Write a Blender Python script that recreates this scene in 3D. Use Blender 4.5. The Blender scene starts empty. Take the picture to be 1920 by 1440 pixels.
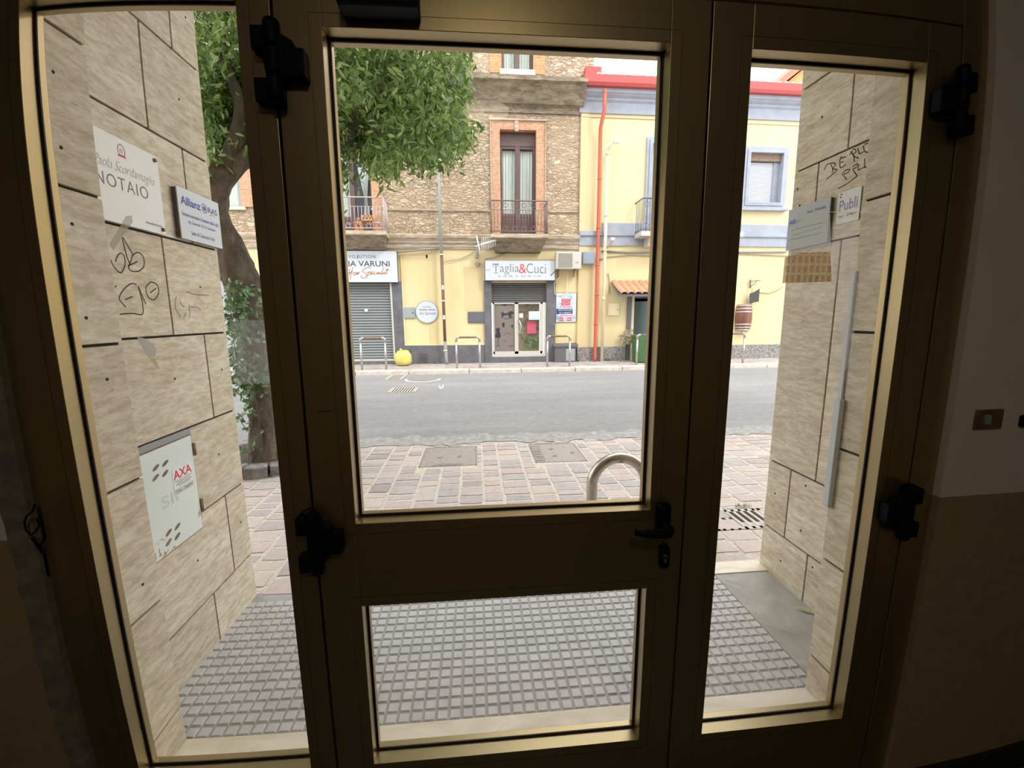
import bpy, math, random
from mathutils import Vector, Matrix
import numpy as np
random.seed(7); rng = np.random.default_rng(7)
SC = bpy.context.scene
COL = SC.collection
# ------------------------------------------------------------------ camera
YAW, PITCH, ROLL = 0.08411691, 0.15869325, -0.00816865
FPX, K1, K2 = 786.902293, 0.00916086, -0.01393097
CAMZ = 1.55
CAM = np.array([0., 0., CAMZ])
def _axes():
    cy, sy, cp, sp = math.cos(YAW), math.sin(YAW), math.cos(PITCH), math.sin(PITCH)
    f = np.array([sy*cp, cy*cp, -sp]); rt = np.array([cy, -sy, 0.]); up = np.cross(rt, f)
    c, s = math.cos(ROLL), math.sin(ROLL)
    return c*rt+s*up, -s*rt+c*up, f
RT, UP, FW = _axes()
cam = bpy.data.cameras.new('camera'); camo = bpy.data.objects.new('camera', cam); COL.objects.link(camo)
SC.camera = camo
M4 = Matrix.Identity(4)
for i in range(3):
    M4[i][0], M4[i][1], M4[i][2], M4[i][3] = RT[i], UP[i], -FW[i], CAM[i]
camo.matrix_world = M4
# wide phone lens with its slight barrel curvature
cam.type = 'PANO'
cam.sensor_fit = 'HORIZONTAL'; cam.sensor_width = 36.0; cam.sensor_height = 27.0
cam.panorama_type = 'FISHEYE_LENS_POLYNOMIAL'
cam.fisheye_fov = math.radians(150)
cam.fisheye_polynomial_k0 = 0.0
cam.fisheye_polynomial_k1 = -6.88650792e-02
cam.fisheye_polynomial_k2 = 4.09574664e-04
cam.fisheye_polynomial_k3 = 7.28232479e-05
cam.fisheye_polynomial_k4 = -2.01054669e-06
cam.clip_start = 0.02; cam.clip_end = 200
# ------------------------------------------------------------------ sky, sun, exposure
W = bpy.data.worlds.new('sky'); SC.world = W; W.use_nodes = True
bg = W.node_tree.nodes['Background']
bg.inputs[0].default_value = (0.96, 0.98, 1.0, 1); bg.inputs[1].default_value = 1.55
sun = bpy.data.lights.new('sun', 'SUN'); suno = bpy.data.objects.new('sun', sun); COL.objects.link(suno)
sun.energy = 0.8; sun.angle = math.radians(8); sun.color = (1, .95, .87)
suno.rotation_euler = Vector((-0.55, 0.62, -0.85)).to_track_quat('-Z', 'Y').to_euler()
suno.location = (4, -4, 20)
# unseen fill light added to the hall (its fitting is built with the interior)
hl = bpy.data.lights.new('hall_fill_light', 'AREA'); hlo = bpy.data.objects.new('hall_fill_light', hl); COL.objects.link(hlo)
hl.shape = 'DISK'; hl.size = .3; hl.energy = 3.7; hl.color = (1, .86, .66); hlo.location = (.1, -.9, 2.882)
SC.view_settings.view_transform = 'Standard'; SC.view_settings.look = 'None'
SC.view_settings.gamma = 1.0; SC.view_settings.use_curve_mapping = False
SC.view_settings.exposure = 1.05
# ------------------------------------------------------------------ pixel -> place (used to measure the photograph)
def ray(px, py):
    x, y = (px-960)/FPX, -(py-720)/FPX
    rd = math.hypot(x, y); r = rd
    for _ in range(25):
        g = r*(1+K1*r*r+K2*r**4)-rd; r -= g/(1+3*K1*r*r+5*K2*r**4)
    s = r/rd if rd > 1e-9 else 1
    return x*s*RT+y*s*UP+FW
def on(px, py, ax, v):
    d = ray(px, py); t = (v-CAM[ax])/d[ax]; return CAM+d*t
def G(px, py, z=0.0): return on(px, py, 2, z)
def F(px, py, y=13.4): return on(px, py, 1, y)
def R(a, b, c, d, y=13.4):
    mx, my = (a+c)/2, (b+d)/2
    return F(a, my, y)[0], F(c, my, y)[0], F(mx, d, y)[2], F(mx, b, y)[2]   # x0,x1,z0,z1
# ------------------------------------------------------------------ mesh helpers
ORG = {}
class MB:
    def __init__(s): s.v = []; s.f = []; s.m = []; s.cur = 0; s.sm = []
    def add(s, vs, fs, smooth=False):
        o = len(s.v); s.v += [tuple(map(float, p)) for p in vs]
        for f in fs: s.f.append(tuple(o+i for i in f)); s.m.append(s.cur); s.sm.append(smooth)
        return s
    def box(s, x0, x1, y0, y1, z0, z1):
        if x0 > x1: x0, x1 = x1, x0
        if y0 > y1: y0, y1 = y1, y0
        if z0 > z1: z0, z1 = z1, z0
        v = [(x, y, z) for x in (x0, x1) for y in (y0, y1) for z in (z0, z1)]
        return s.add(v, [(0, 1, 3, 2), (4, 6, 7, 5), (0, 4, 5, 1), (2, 3, 7, 6), (0, 2, 6, 4), (1, 5, 7, 3)])
    def obox(s, c, size, rot=(0, 0, 0), taper=1):
        from mathutils import Euler
        m = Euler(rot).to_matrix(); h = [q/2 for q in size]; v = []
        for x in (-1, 1):
            for y in (-1, 1):
                for z in (-1, 1):
                    k = taper if z > 0 else 1
                    v.append(tuple(m @ Vector((x*h[0]*k, y*h[1]*k, z*h[2]))+Vector(c)))
        return s.add(v, [(0, 1, 3, 2), (4, 6, 7, 5), (0, 4, 5, 1), (2, 3, 7, 6), (0, 2, 6, 4), (1, 5, 7, 3)])
    def ring(s, x0, x1, z0, z1, w, y0, y1):      # rectangular frame, opening x0..x1,z0..z1 is the INNER edge, w outward
        s.box(x0-w, x0, y0, y1, z0-w, z1+w); s.box(x1, x1+w, y0, y1, z0-w, z1+w)
        s.box(x0, x1, y0, y1, z0-w, z0); s.box(x0, x1, y0, y1, z1, z1+w); return s
    def tube(s, path, rad, n=8, cap=True, jit=0):
        P = [Vector(p) for p in path]; k = len(P)
        if not hasattr(rad, '__len__'): rad = [rad]*k
        vs = []; nrm = None
        for i in range(k):
            t = (P[min(i+1, k-1)]-P[max(i-1, 0)])
            t = t.normalized() if t.length > 1e-9 else Vector((0, 0, 1))
            if nrm is None:
                a = Vector((0, 0, 1)) if abs(t.z) < .9 else Vector((1, 0, 0)); nrm = t.cross(a).normalized()
            nrm = (nrm-t*nrm.dot(t)); nrm = nrm.normalized() if nrm.length > 1e-6 else t.orthogonal().normalized()
            b = t.cross(nrm)
            for j in range(n):
                a = 2*math.pi*j/n; r = rad[i]*(1+(random.uniform(-jit, jit) if jit else 0))
                vs.append(P[i]+nrm*math.cos(a)*r+b*math.sin(a)*r)
        fs = [(i*n+j, i*n+(j+1) % n, (i+1)*n+(j+1) % n, (i+1)*n+j) for i in range(k-1) for j in range(n)]
        if cap: fs += [tuple(range(n))[::-1], tuple((k-1)*n+j for j in range(n))]
        return s.add(vs, fs, True)
    def cyl(s, p0, p1, r, n=16, r1=None): return s.tube([p0, p1], [r, r if r1 is None else r1], n)
    def lathe(s, prof, c, n=24, a0=0, a1=2*math.pi, axis='z'):
        full = abs(a1-a0-2*math.pi) < 1e-6; m = n if full else n+1; vs = []
        for r, h in prof:
            for j in range(m):
                a = a0+(a1-a0)*j/n; p = (r*math.cos(a), r*math.sin(a), h)
                if axis == 'y': p = (p[0], h, p[1])
                vs.append((c[0]+p[0], c[1]+p[1], c[2]+p[2]))
        fs = [(i*m+j, i*m+(j+1) % m, (i+1)*m+(j+1) % m, (i+1)*m+j) for i in range(len(prof)-1) for j in range(n)]
        return s.add(vs, fs, True)
    def prism(s, poly, plane, d0, d1):           # poly in (a,b); plane 'y': a=x,b=z ; 'x': a=y,b=z ; 'z': a=x,b=y
        def p(a, b, d): return {'y': (a, d, b), 'x': (d, a, b), 'z': (a, b, d)}[plane]
        n = len(poly); vs = [p(a, b, d0) for a, b in poly]+[p(a, b, d1) for a, b in poly]
        fs = [tuple(range(n)), tuple(range(2*n-1, n-1, -1))]+[(i, i+n, (i+1) % n+n, (i+1) % n) for i in range(n)]
        return s.add(vs, fs)
    def disc(s, c, r, plane, d0, d1, n=28):
        return s.prism([(c[0]+r*math.cos(2*math.pi*i/n), c[1]+r*math.sin(2*math.pi*i/n)) for i in range(n)], plane, d0, d1)
    def holes(s, x0, x1, z0, z1, H, y0, y1):     # wall slab with rectangular holes (x0,x1,z0,z1)
        xs = sorted({x0, x1, *[min(max(h[i], x0), x1) for h in H for i in (0, 1)]})
        zs = sorted({z0, z1, *[min(max(h[i], z0), z1) for h in H for i in (2, 3)]})
        solid = lambda cx, cz: not any(h[0] < cx < h[1] and h[2] < cz < h[3] for h in H)
        for a, b in zip(xs, xs[1:]):
            run = None
            for c, d in zip(zs, zs[1:]):
                if solid((a+b)/2, (c+d)/2):
                    run = (run[0], d) if run else (c, d)
                elif run: s.box(a, b, y0, y1, *run); run = None
            if run: s.box(a, b, y0, y1, *run)
        return s
    def build(s, name, mats, parent=None, org=None, bevel=0, kind=None, label=None, cat=None, group=None, fix=True):
        me = bpy.data.meshes.new(name)
        if parent is not None: o0 = ORG[parent]
        elif org is not None: o0 = Vector(org)
        else:
            a = np.array(s.v); lo, hi = a.min(0), a.max(0); o0 = Vector(((lo[0]+hi[0])/2, (lo[1]+hi[1])/2, lo[2]))
            if kind: o0 = Vector((0, 0, 0))
        me.from_pydata([(x-o0[0], y-o0[1], z-o0[2]) for x, y, z in s.v], [], s.f)
        if not isinstance(mats, (list, tuple)): mats = [mats]
        for m in mats: me.materials.append(m)
        me.polygons.foreach_set('material_index', s.m); me.polygons.foreach_set('use_smooth', s.sm)
        me.update()
        if fix:
            import bmesh
            bm = bmesh.new(); bm.from_mesh(me); bmesh.ops.recalc_face_normals(bm, faces=bm.faces); bm.to_mesh(me); bm.free()
        o = bpy.data.objects.new(name, me); COL.objects.link(o)
        if parent is not None: o.parent = parent; ORG[o] = o0
        else: o.location = o0; ORG[o] = o0
        if bevel:
            b = o.modifiers.new('bevel', 'BEVEL'); b.width = bevel; b.segments = 2; b.limit_method = 'ANGLE'; b.angle_limit = math.radians(40)
        tag(o, label, cat, group, kind)
        return o
def tag(o, label=None, cat=None, group=None, kind=None):
    if label: o['label'] = label
    if cat: o['category'] = cat
    if group: o['group'] = group
    if kind: o['kind'] = kind
    return o
def thing(name, label, cat, loc, group=None, kind=None):
    o = bpy.data.objects.new(name, None); COL.objects.link(o); o.location = loc; o.empty_display_size = .1
    ORG[o] = Vector(loc); return tag(o, label, cat, group, kind)
def copy_tree(o, parent=None):
    c = o.copy(); COL.objects.link(c); c.parent = parent
    for ch in list(o.children): copy_tree(ch, c)
    return c
def text(body, cx, cz, w, h, d, plane, mat, parent, name='lettering', shear=0, off=0, thick=.002, spacing=1, curve=None):
    """text fitted to a w x h box centred at (cx,cz); plane 'y' faces -y, 'xp' faces +x, 'xn' faces -x, 'z' faces up"""
    cu = bpy.data.curves.new('t', 'FONT'); cu.body = body; cu.shear = shear; cu.offset = off; cu.space_character = spacing
    cu.resolution_u = 3; cu.space_line = 1.1; cu.align_x = 'CENTER'
    o = bpy.data.objects.new('t', cu); COL.objects.link(o)
    dg = bpy.context.evaluated_depsgraph_get(); me = bpy.data.meshes.new_from_object(o.evaluated_get(dg))
    v = np.array([p.co[:] for p in me.vertices]); fs = [tuple(p.vertices) for p in me.polygons]
    bpy.data.objects.remove(o); bpy.data.curves.remove(cu); bpy.data.meshes.remove(me)
    if not len(v): return None
    lo, hi = v.min(0), v.max(0)
    a = (v[:, 0]-(lo[0]+hi[0])/2)/(hi[0]-lo[0])*w; b = (v[:, 1]-(lo[1]+hi[1])/2)/(hi[1]-lo[1])*h
    if curve is not None: b = b+curve(a)
    if plane == 'y': P = np.c_[cx+a, np.full(len(a), d-thick), cz+b]
    elif plane == 'xp': P = np.c_[np.full(len(a), d+thick), cx+a, cz+b]
    elif plane == 'xn': P = np.c_[np.full(len(a), d-thick), cx-a, cz+b]
    else: P = np.c_[cx+a, cz+b, np.full(len(a), d+thick)]
    m = MB(); m.add(P, fs); return m.build(name, mat, parent, fix=False)
def ribbon(m, pts, w, plane, d, closed=False):
    """flat drawn stroke of width w on a plane"""
    P = [np.array(p, float) for p in pts]
    # smooth
    Q = []
    for i in range(len(P)-1):
        a, b, c, e = P[max(i-1, 0)], P[i], P[i+1], P[min(i+2, len(P)-1)]
        for t in (0, .25, .5, .75):
            Q.append(.5*((2*b)+(-a+c)*t+(2*a-5*b+4*c-e)*t*t+(-a+3*b-3*c+e)*t**3))
    Q.append(P[-1]); vs = []
    for i, p in enumerate(Q):
        t = Q[min(i+1, len(Q)-1)]-Q[max(i-1, 0)]; n = np.array([-t[1], t[0]])/max(np.hypot(*t), 1e-9)*w/2
        for s in (-1, 1):
            a, b = p+n*s
            vs.append({'y': (a, d, b), 'x': (d, a, b), 'z': (a, b, d)}[plane])
    m.add(vs, [(2*i, 2*i+1, 2*i+3, 2*i+2) for i in range(len(Q)-1)])
# ------------------------------------------------------------------ materials
def mat(name, col, rough=.7, metal=0, spec=None, alpha=None):
    m = bpy.data.materials.new(name); m.use_nodes = True; b = m.node_tree.nodes['Principled BSDF']
    b.inputs['Base Color'].default_value = (*col, 1); b.inputs['Roughness'].default_value = rough; b.inputs['Metallic'].default_value = metal
    if spec is not None: b.inputs['Specular IOR Level'].default_value = spec
    return m
class NT:
    def __init__(s, m): s.t = m.node_tree; s.n = s.t.nodes; s.l = s.t.links; s.b = s.n['Principled BSDF']
    def node(s, ty, **kw):
        n = s.n.new(ty)
        for k, v in kw.items():
            if hasattr(n, k): setattr(n, k, v)
        return n
    def co(s, scale=(1, 1, 1), rot=(0, 0, 0), kind='Object'):
        t = s.n.new('ShaderNodeTexCoord'); mp = s.n.new('ShaderNodeMapping'); mp.inputs['Scale'].default_value = scale; mp.inputs['Rotation'].default_value = rot
        s.l.new(t.outputs[kind], mp.inputs[0]); return mp.outputs[0]
    def noise(s, vec, sc, det=4, rough=.6, dist=0):
        n = s.n.new('ShaderNodeTexNoise'); n.inputs['Scale'].default_value = sc; n.inputs['Detail'].default_value = det; n.inputs['Roughness'].default_value = rough; n.inputs['Distortion'].default_value = dist
        s.l.new(vec, n.inputs['Vector']); return n.outputs['Fac']
    def ramp(s, fac, stops):
        r = s.n.new('ShaderNodeValToRGB'); e = r.color_ramp.elements
        while len(e) < len(stops): e.new(.5)
        for i, (p, c) in enumerate(stops): e[i].position = p; e[i].color = (*c, 1)
        s.l.new(fac, r.inputs[0]); return r.outputs[0]
    def mix(s, fac, a, b, mode='MIX'):
        n = s.n.new('ShaderNodeMix'); n.data_type = 'RGBA'; n.blend_type = mode
        for sock, v in ((n.inputs[0], fac), (n.inputs[6], a), (n.inputs[7], b)):
            if hasattr(v, 'is_linked') or isinstance(v, bpy.types.NodeSocket): s.l.new(v, sock)
            elif isinstance(v, tuple): sock.default_value = (*v, 1)
            else: sock.default_value = v
        return n.outputs[2]
    def bump(s, h, st=.3, dist=.01):
        n = s.n.new('ShaderNodeBump'); n.inputs['Strength'].default_value = st; n.inputs['Distance'].default_value = dist
        s.l.new(h, n.inputs['Height']); s.l.new(n.outputs[0], s.b.inputs['Normal'])
    def math(s, op, a, b=0.0):
        n = s.n.new('ShaderNodeMath'); n.operation = op
        for sock, v in ((n.inputs[0], a), (n.inputs[1], b)):
            if isinstance(v, bpy.types.NodeSocket): s.l.new(v, sock)
            else: sock.default_value = v
        return n.outputs[0]
    def base(s, c): s.l.new(c, s.b.inputs['Base Color'])
    def island(s): return s.n.new('ShaderNodeNewGeometry').outputs['Random Per Island']
MT = {}
def noisy(name, c1, c2, sc=6, rough=.8, bump=.15, det=5, stretch=(1, 1, 1), metal=0, dist=0, p=(.35, .65), bd=.01):
    m = mat(name, c1, rough, metal); t = NT(m); n = t.noise(t.co(stretch), sc, det, .6, dist)
    t.base(t.ramp(n, [(p[0], c1), (p[1], c2)]))
    if bump: t.bump(n, bump, bd)
    return m
# travertine
def travertine():
    m = mat('travertine', (.6, .5, .36), .55); t = NT(m)
    v = t.co((1, 1, 3.6)); isl = t.island()
    off = t.n.new('ShaderNodeVectorMath'); off.operation = 'MULTIPLY_ADD'
    cb = t.n.new('ShaderNodeCombineXYZ'); t.l.new(t.math('MULTIPLY', isl, 40.0), cb.inputs[0]); t.l.new(t.math('MULTIPLY', isl, 31.0), cb.inputs[2])
    ad = t.n.new('ShaderNodeVectorMath'); ad.operation = 'ADD'; t.l.new(v, ad.inputs[0]); t.l.new(cb.outputs[0], ad.inputs[1])
    v2 = ad.outputs[0]
    a = t.noise(v2, 3.2, 8, .62, .8); b = t.noise(v2, 14, 6, .7, .3); c = t.noise(v2, 26, 3, .6, .2)
    col = t.ramp(a, [(.3, (.53, .44, .31)), (.5, (.71, .63, .475)), (.68, (.86, .80, .66))])
    col = t.mix(.45, col, t.ramp(b, [(.40, (.42, .34, .24)), (.6, (.84, .77, .64))]), 'MIX')
    col = t.mix(t.ramp(c, [(.25, (.7, .7, .7)), (.33, (0, 0, 0))]), col, (.22, .16, .10))
    tint = t.ramp(isl, [(0, (.86, .85, .83)), (1, (1, 1, 1))])
    col = t.mix(1.0, col, tint, 'MULTIPLY'); t.base(col); t.bump(b, .10, .002)
    return m
MT['trav'] = travertine()
MT['joint'] = mat('dark_joint', (.045, .035, .03), .9)
MT['marble'] = noisy('sill_marble', (.72, .65, .51), (.88, .84, .73), 3, .45, .05, 8, (1, 3, 1), dist=1.2)
# frame anodised aluminium
m = mat('bronze_anodised', (.50, .40, .235), .35, .88); t = NT(m); n = t.noise(t.co((1, 1, .03)), 90, 2); 
t.base(t.ramp(n, [(.3, (.42, .335, .185)), (.7, (.44, .35, .195))])); MT['alu'] = m
MT['gasket'] = mat('gasket_rubber', (.018, .015, .022), .6)
MT['black'] = mat('black_plastic', (.007, .007, .009), .55, 0, .12)
MT['steel'] = noisy('galvanised_steel', (.42, .41, .39), (.58, .57, .54), 40, .35, .05, metal=.9)
MT['hoopsteel'] = noisy('brushed_steel', (.46, .42, .36), (.62, .58, .52), 14, .28, .05, metal=.9)
MT['chrome'] = mat('chrome', (.7, .7, .7), .2, 1)
MT['brass'] = noisy('old_brass', (.25, .17, .06), (.42, .31, .12), 25, .45, .1, metal=.8)
# interior
MT['paint'] = noisy('wall_paint', (.74, .70, .64), (.80, .76, .70), 3, .85, .1)
MT['dado'] = noisy('dado_paint', (.33, .26, .15), (.38, .30, .18), 30, .7, .25, bd=.004)
MT['plaster'] = noisy('rough_plaster', (.16, .145, .12), (.26, .235, .19), 25, .95, .5)
MT['ceil'] = mat('ceiling_paint', (.6, .58, .54), .9); MT['hall'] = mat('hall_wall_paint', (.27, .24, .21), .9)
MT['floor'] = noisy('floor_stone', (.06, .055, .05), (.09, .08, .07), 9, .5, .05)
MT['bbdark'] = mat('dark_skirting', (.02, .02, .022), .5)
# glass
def glass(name='clear_glass', tint=(1, 1, 1), gl=.05, dirt=0.0):
    m = bpy.data.materials.new(name); m.use_nodes = True; nt = m.node_tree; nt.nodes.clear()
    o = nt.nodes.new('ShaderNodeOutputMaterial'); tr = nt.nodes.new('ShaderNodeBsdfTransparent'); tr.inputs[0].default_value = (*tint, 1)
    g = nt.nodes.new('ShaderNodeBsdfGlossy'); g.inputs['Roughness'].default_value = .02
    mx = nt.nodes.new('ShaderNodeMixShader'); fr = nt.nodes.new('ShaderNodeLayerWeight'); fr.inputs[0].default_value = .12
    mu = nt.nodes.new('ShaderNodeMath'); mu.operation = 'MULTIPLY'; mu.inputs[1].default_value = .8; nt.links.new(fr.outputs['Fresnel'], mu.inputs[0])
    nt.links.new(mu.outputs[0], mx.inputs[0]); nt.links.new(tr.outputs[0], mx.inputs[1]); nt.links.new(g.outputs[0], mx.inputs[2]); nt.links.new(mx.outputs[0], o.inputs[0])
    return m
MT['glass'] = glass()
def film(name, col, fac, rough=.4):
    m = bpy.data.materials.new(name); m.use_nodes = True; nt = m.node_tree; nt.nodes.clear()
    o = nt.nodes.new('ShaderNodeOutputMaterial'); tr = nt.nodes.new('ShaderNodeBsdfTransparent')
    d = nt.nodes.new('ShaderNodeBsdfPrincipled'); d.inputs['Base Color'].default_value = (*col, 1); d.inputs['Roughness'].default_value = rough
    mx = nt.nodes.new('ShaderNodeMixShader'); mx.inputs[0].default_value = fac
    tl = nt.nodes.new('ShaderNodeBsdfTranslucent'); tl.inputs[0].default_value = (*col, 1); m2 = nt.nodes.new('ShaderNodeMixShader'); m2.inputs[0].default_value = .6
    nt.links.new(d.outputs[0], m2.inputs[1]); nt.links.new(tl.outputs[0], m2.inputs[2]); d = m2
    nt.links.new(tr.outputs[0], mx.inputs[1]); nt.links.new(d.outputs[0], mx.inputs[2]); nt.links.new(mx.outputs[0], o.inputs[0]); return m
MT['film'] = film('clear_film', (.8, .8, .85), .16); MT['tape'] = film('yellowed_tape', (.9, .85, .65), .55); MT['filmgrey'] = film('milky_film', (.75, .8, .78), .38)
MT['pane'] = mat('window_pane', (.16, .19, .20), .08, 0, .8)
# ground
def sett_mat(name, dark=1.0):   # porphyry, many tints
    m = mat(name, (.3, .25, .24), .75); t = NT(m); i = t.island(); n = t.noise(t.co(), 18, 6, .65); n2 = t.noise(t.co(), 2.2, 3)
    c = t.ramp(i, [(0, (.22*dark, .185*dark, .185*dark)), (.2, (.36*dark, .31*dark, .30*dark)), (.4, (.44*dark, .33*dark, .30*dark)), (.6, (.27*dark, .265*dark, .29*dark)), (.8, (.42*dark, .38*dark, .36*dark)), (1, (.50*dark, .40*dark, .34*dark))])
    c = t.mix(.3, c, t.ramp(n, [(.3, (.22*dark, .19*dark, .18*dark)), (.7, (.52*dark, .47*dark, .44*dark))]))
    c = t.mix(.3, c, t.ramp(n2, [(.35, (.3, .28, .27)), (.65, (.5, .47, .44))])); t.base(c); t.bump(n, .35, .006); return m
MT['sett'] = sett_mat('porphyry_setts', 1.38); MT['mortar'] = noisy('sett_mortar', (.50, .46, .40), (.68, .63, .55), 30, .95, .3)
MT['tile'] = noisy('grey_paver', (.53, .525, .535), (.63, .625, .635), 12, .5, .1); MT['tilebase'] = noisy('grey_paver_groove', (.36, .355, .36), (.42, .415, .42), 12, .6, .1)
MT['conc'] = noisy('smooth_concrete', (.33, .325, .305), (.50, .49, .455), 5, .6, .15, 7, dist=.6)
m = mat('asphalt', (.3, .3, .3), .85); t = NT(m); n = t.noise(t.co(), 130, 4, .8); n2 = t.noise(t.co((.25, 1, 1)), 1.6, 6, .65); n3 = t.noise(t.co((1, 1, 1)), 9, 5, .7)
c = t.ramp(n2, [(.3, (.20, .20, .21)), (.5, (.25, .25, .258)), (.7, (.34, .335, .33))]); c = t.mix(.35, c, t.ramp(n, [(.35, (.12, .12, .125)), (.65, (.36, .355, .35))])); c = t.mix(.25, c, t.ramp(n3, [(.4, (.21, .21, .22)), (.6, (.36, .355, .35))]))
t.base(c); t.bump(n, .4, .006); MT['asphalt'] = m
MT['kerb'] = noisy('kerb_stone', (.50, .45, .38), (.66, .61, .53), 7, .8, .2)
MT['iron'] = noisy('cast_iron', (.26, .245, .225), (.36, .33, .31), 20, .6, .2, metal=.3)
MT['white'] = mat('white_paint', (.8, .8, .79), .5)
# facade
def rubble(name, c):
    m = mat(name, c[1], .95); t = NT(m); v = t.co((3.6, 3.6, 8.5))
    wn = t.n.new('ShaderNodeTexNoise'); wn.inputs['Scale'].default_value = 1.1; wn.inputs['Detail'].default_value = 3; t.l.new(v, wn.inputs['Vector'])
    vm = t.n.new('ShaderNodeVectorMath'); vm.operation = 'MULTIPLY_ADD'; t.l.new(wn.outputs['Color'], vm.inputs[0]); vm.inputs[1].default_value = (1.6, 1.6, 1.6); t.l.new(v, vm.inputs[2])
    vo = t.n.new('ShaderNodeTexVoronoi'); vo.inputs['Scale'].default_value = 1.35; vo.inputs['Randomness'].default_value = .95; t.l.new(vm.outputs[0], vo.inputs['Vector'])
    ve = t.n.new('ShaderNodeTexVoronoi'); ve.feature = 'DISTANCE_TO_EDGE'; ve.inputs['Scale'].default_value = 1.35; ve.inputs['Randomness'].default_value = .95; t.l.new(vm.outputs[0], ve.inputs['Vector'])
    sp = t.n.new('ShaderNodeSeparateColor'); t.l.new(vo.outputs['Color'], sp.inputs[0])
    col = t.ramp(sp.outputs[0], [(0, c[0]), (.35, c[1]), (.6, c[2]), (.8, c[3]), (1, c[4])])
    edge = t.ramp(ve.outputs['Distance'], [(.02, (1, 1, 1)), (.14, (0, 0, 0))])
    big = t.noise(t.co(), .8, 4)
    col = t.mix(edge, col, t.mix(t.ramp(big, [(.4, (0, 0, 0)), (.6, (1, 1, 1))]), (.10, .065, .04), (.34, .25, .16)))
    fine = t.noise(t.co(), 22, 5, .7); col = t.mix(.35, col, t.ramp(fine, [(.35, (.24, .17, .11)), (.62, (.74, .62, .46))]))
    t.base(col); t.bump(t.math('ADD', t.math('MINIMUM', ve.outputs['Distance'], .25), t.math('MULTIPLY', fine, .35)), 1.0, .07); return m
MT['rubble'] = rubble('rubble_stone', [(.30, .2, .13), (.48, .36, .24), (.58, .45, .30), (.46, .29, .21), (.72, .62, .47)])
def brick(name, c1, c2, mo, sx=1, sy=1):
    m = mat(name, c1, .9); t = NT(m); v = t.co((1, 1, 1), (math.radians(90), 0, 0))
    b = t.n.new('ShaderNodeTexBrick'); b.inputs['Scale'].default_value = 1; b.inputs['Brick Width'].default_value = .27*sx; b.inputs['Row Height'].default_value = .075*sy
    b.inputs['Mortar Size'].default_value = .009; b.inputs['Color1'].default_value = (*c1, 1); b.inputs['Color2'].default_value = (*c2, 1); b.inputs['Mortar'].default_value = (*mo, 1)
    t.l.new(v, b.inputs['Vector']); n = t.noise(t.co(), 14, 5); c = t.mix(.35, b.outputs['Color'], t.ramp(n, [(.35, tuple(x*.6 for x in c1)), (.65, tuple(min(1, x*1.3) for x in c2))])); t.base(c)
    t.bump(t.math('SUBTRACT', 1.0, b.outputs['Fac']), .5, .01); return m
MT['brick'] = brick('window_brick', (.44, .22, .13), (.54, .31, .19), (.48, .36, .24))
MT['brickred'] = brick('top_floor_brick', (.52, .2, .09), (.6, .29, .14), (.5, .36, .22))
MT['wstone'] = noisy('weathered_cornice', (.13, .105, .075), (.33, .265, .18), 3, .95, .5, 8, (1, 1, 3.5), dist=.5, bd=.04)
MT['ledge'] = noisy('weathered_ledge', (.30, .24, .18), (.56, .46, .34), 5, .95, .4, 7, (.6, 1, 3), bd=.02)
def plaster(name, c1, c2, c3):
    m = mat(name, c1, .9); t = NT(m); a = t.noise(t.co((1, 1, .6)), .9, 5, .55, .4); b = t.noise(t.co(), 5, 6, .6)
    c = t.ramp(a, [(.38, c1), (.6, c2)]); c = t.mix(t.ramp(b, [(.55, (0, 0, 0)), (.75, (.5, .5, .5))]), c, c3); t.base(c); t.bump(b, .12, .01); return m
MT['yel'] = plaster('yellow_plaster', (.66, .53, .285), (.72, .60, .345), (.58, .47, .28))
MT['yel2'] = plaster('pale_yellow_plaster', (.66, .56, .32), (.70, .60, .36), (.61, .50, .29))
MT['yel3'] = mat('cream_panel', (.62, .50, .28), .85)
MT['greybase'] = noisy('grey_render', (.105, .105, .118), (.15, .15, .165), 4, .85, .1)
MT['bluegrey'] = noisy('bluegrey_moulding', (.30, .325, .385), (.36, .385, .45), 3, .8, .03)
MT['granite'] = noisy('rough_granite', (.15, .145, .14), (.36, .34, .33), 14, .9, .8, 5, bd=.04)
MT['redmetal'] = mat('red_painted_metal', (.42, .06, .055), .45); MT['redpipe'] = mat('red_pipe', (.50, .10, .055), .45)
MT['tileroof'] = noisy('terracotta', (.56, .2, .11), (.7, .33, .2), 12, .7, .2); MT['greytile'] = noisy('grey_roof_tile', (.42, .4, .38), (.55, .53, .5), 8, .8, .1)
MT['shutter'] = mat('shutter_slats', (.24, .26, .265), .5, .3); MT['shutdark'] = mat('dark_shutter', (.14, .14, .145), .5, .3)
MT['brownframe'] = mat('brown_window_frame', (.105, .06, .055), .5); MT['curtain'] = noisy('curtain_cloth', (.52, .58, .55), (.62, .68, .65), 5, .9, .1, 3, (4, 1, .2))
MT['signw'] = mat('sign_white', (.56, .59, .64), .4); MT['ink'] = mat('ink_grey', (.06, .06, .075), .6); MT['inkblack'] = mat('ink_black', (.03, .03, .035), .6)
MT['gold'] = mat('gold_ink', (.42, .22, .08), .5); MT['red'] = mat('red_ink', (.68, .03, .06), .5); MT['blue'] = mat('blue_ink', (.04, .09, .42), .5)
MT['acw'] = mat('ac_casing', (.52, .50, .45), .5); MT['acg'] = mat('ac_grille', (.28, .26, .24), .6)
MT['boxblue'] = mat('bluegrey_box', (.25, .30, .37), .5); MT['boxgrey'] = mat('grey_box', (.31, .335, .35), .5); MT['boxdark'] = mat('dark_box', (.12, .13, .15), .5)
MT['rust'] = noisy('rusty_iron', (.17, .10, .07), (.30, .2, .15), 30, .8, .2); MT['railing'] = mat('railing_iron', (.16, .12, .11), .6)
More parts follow.
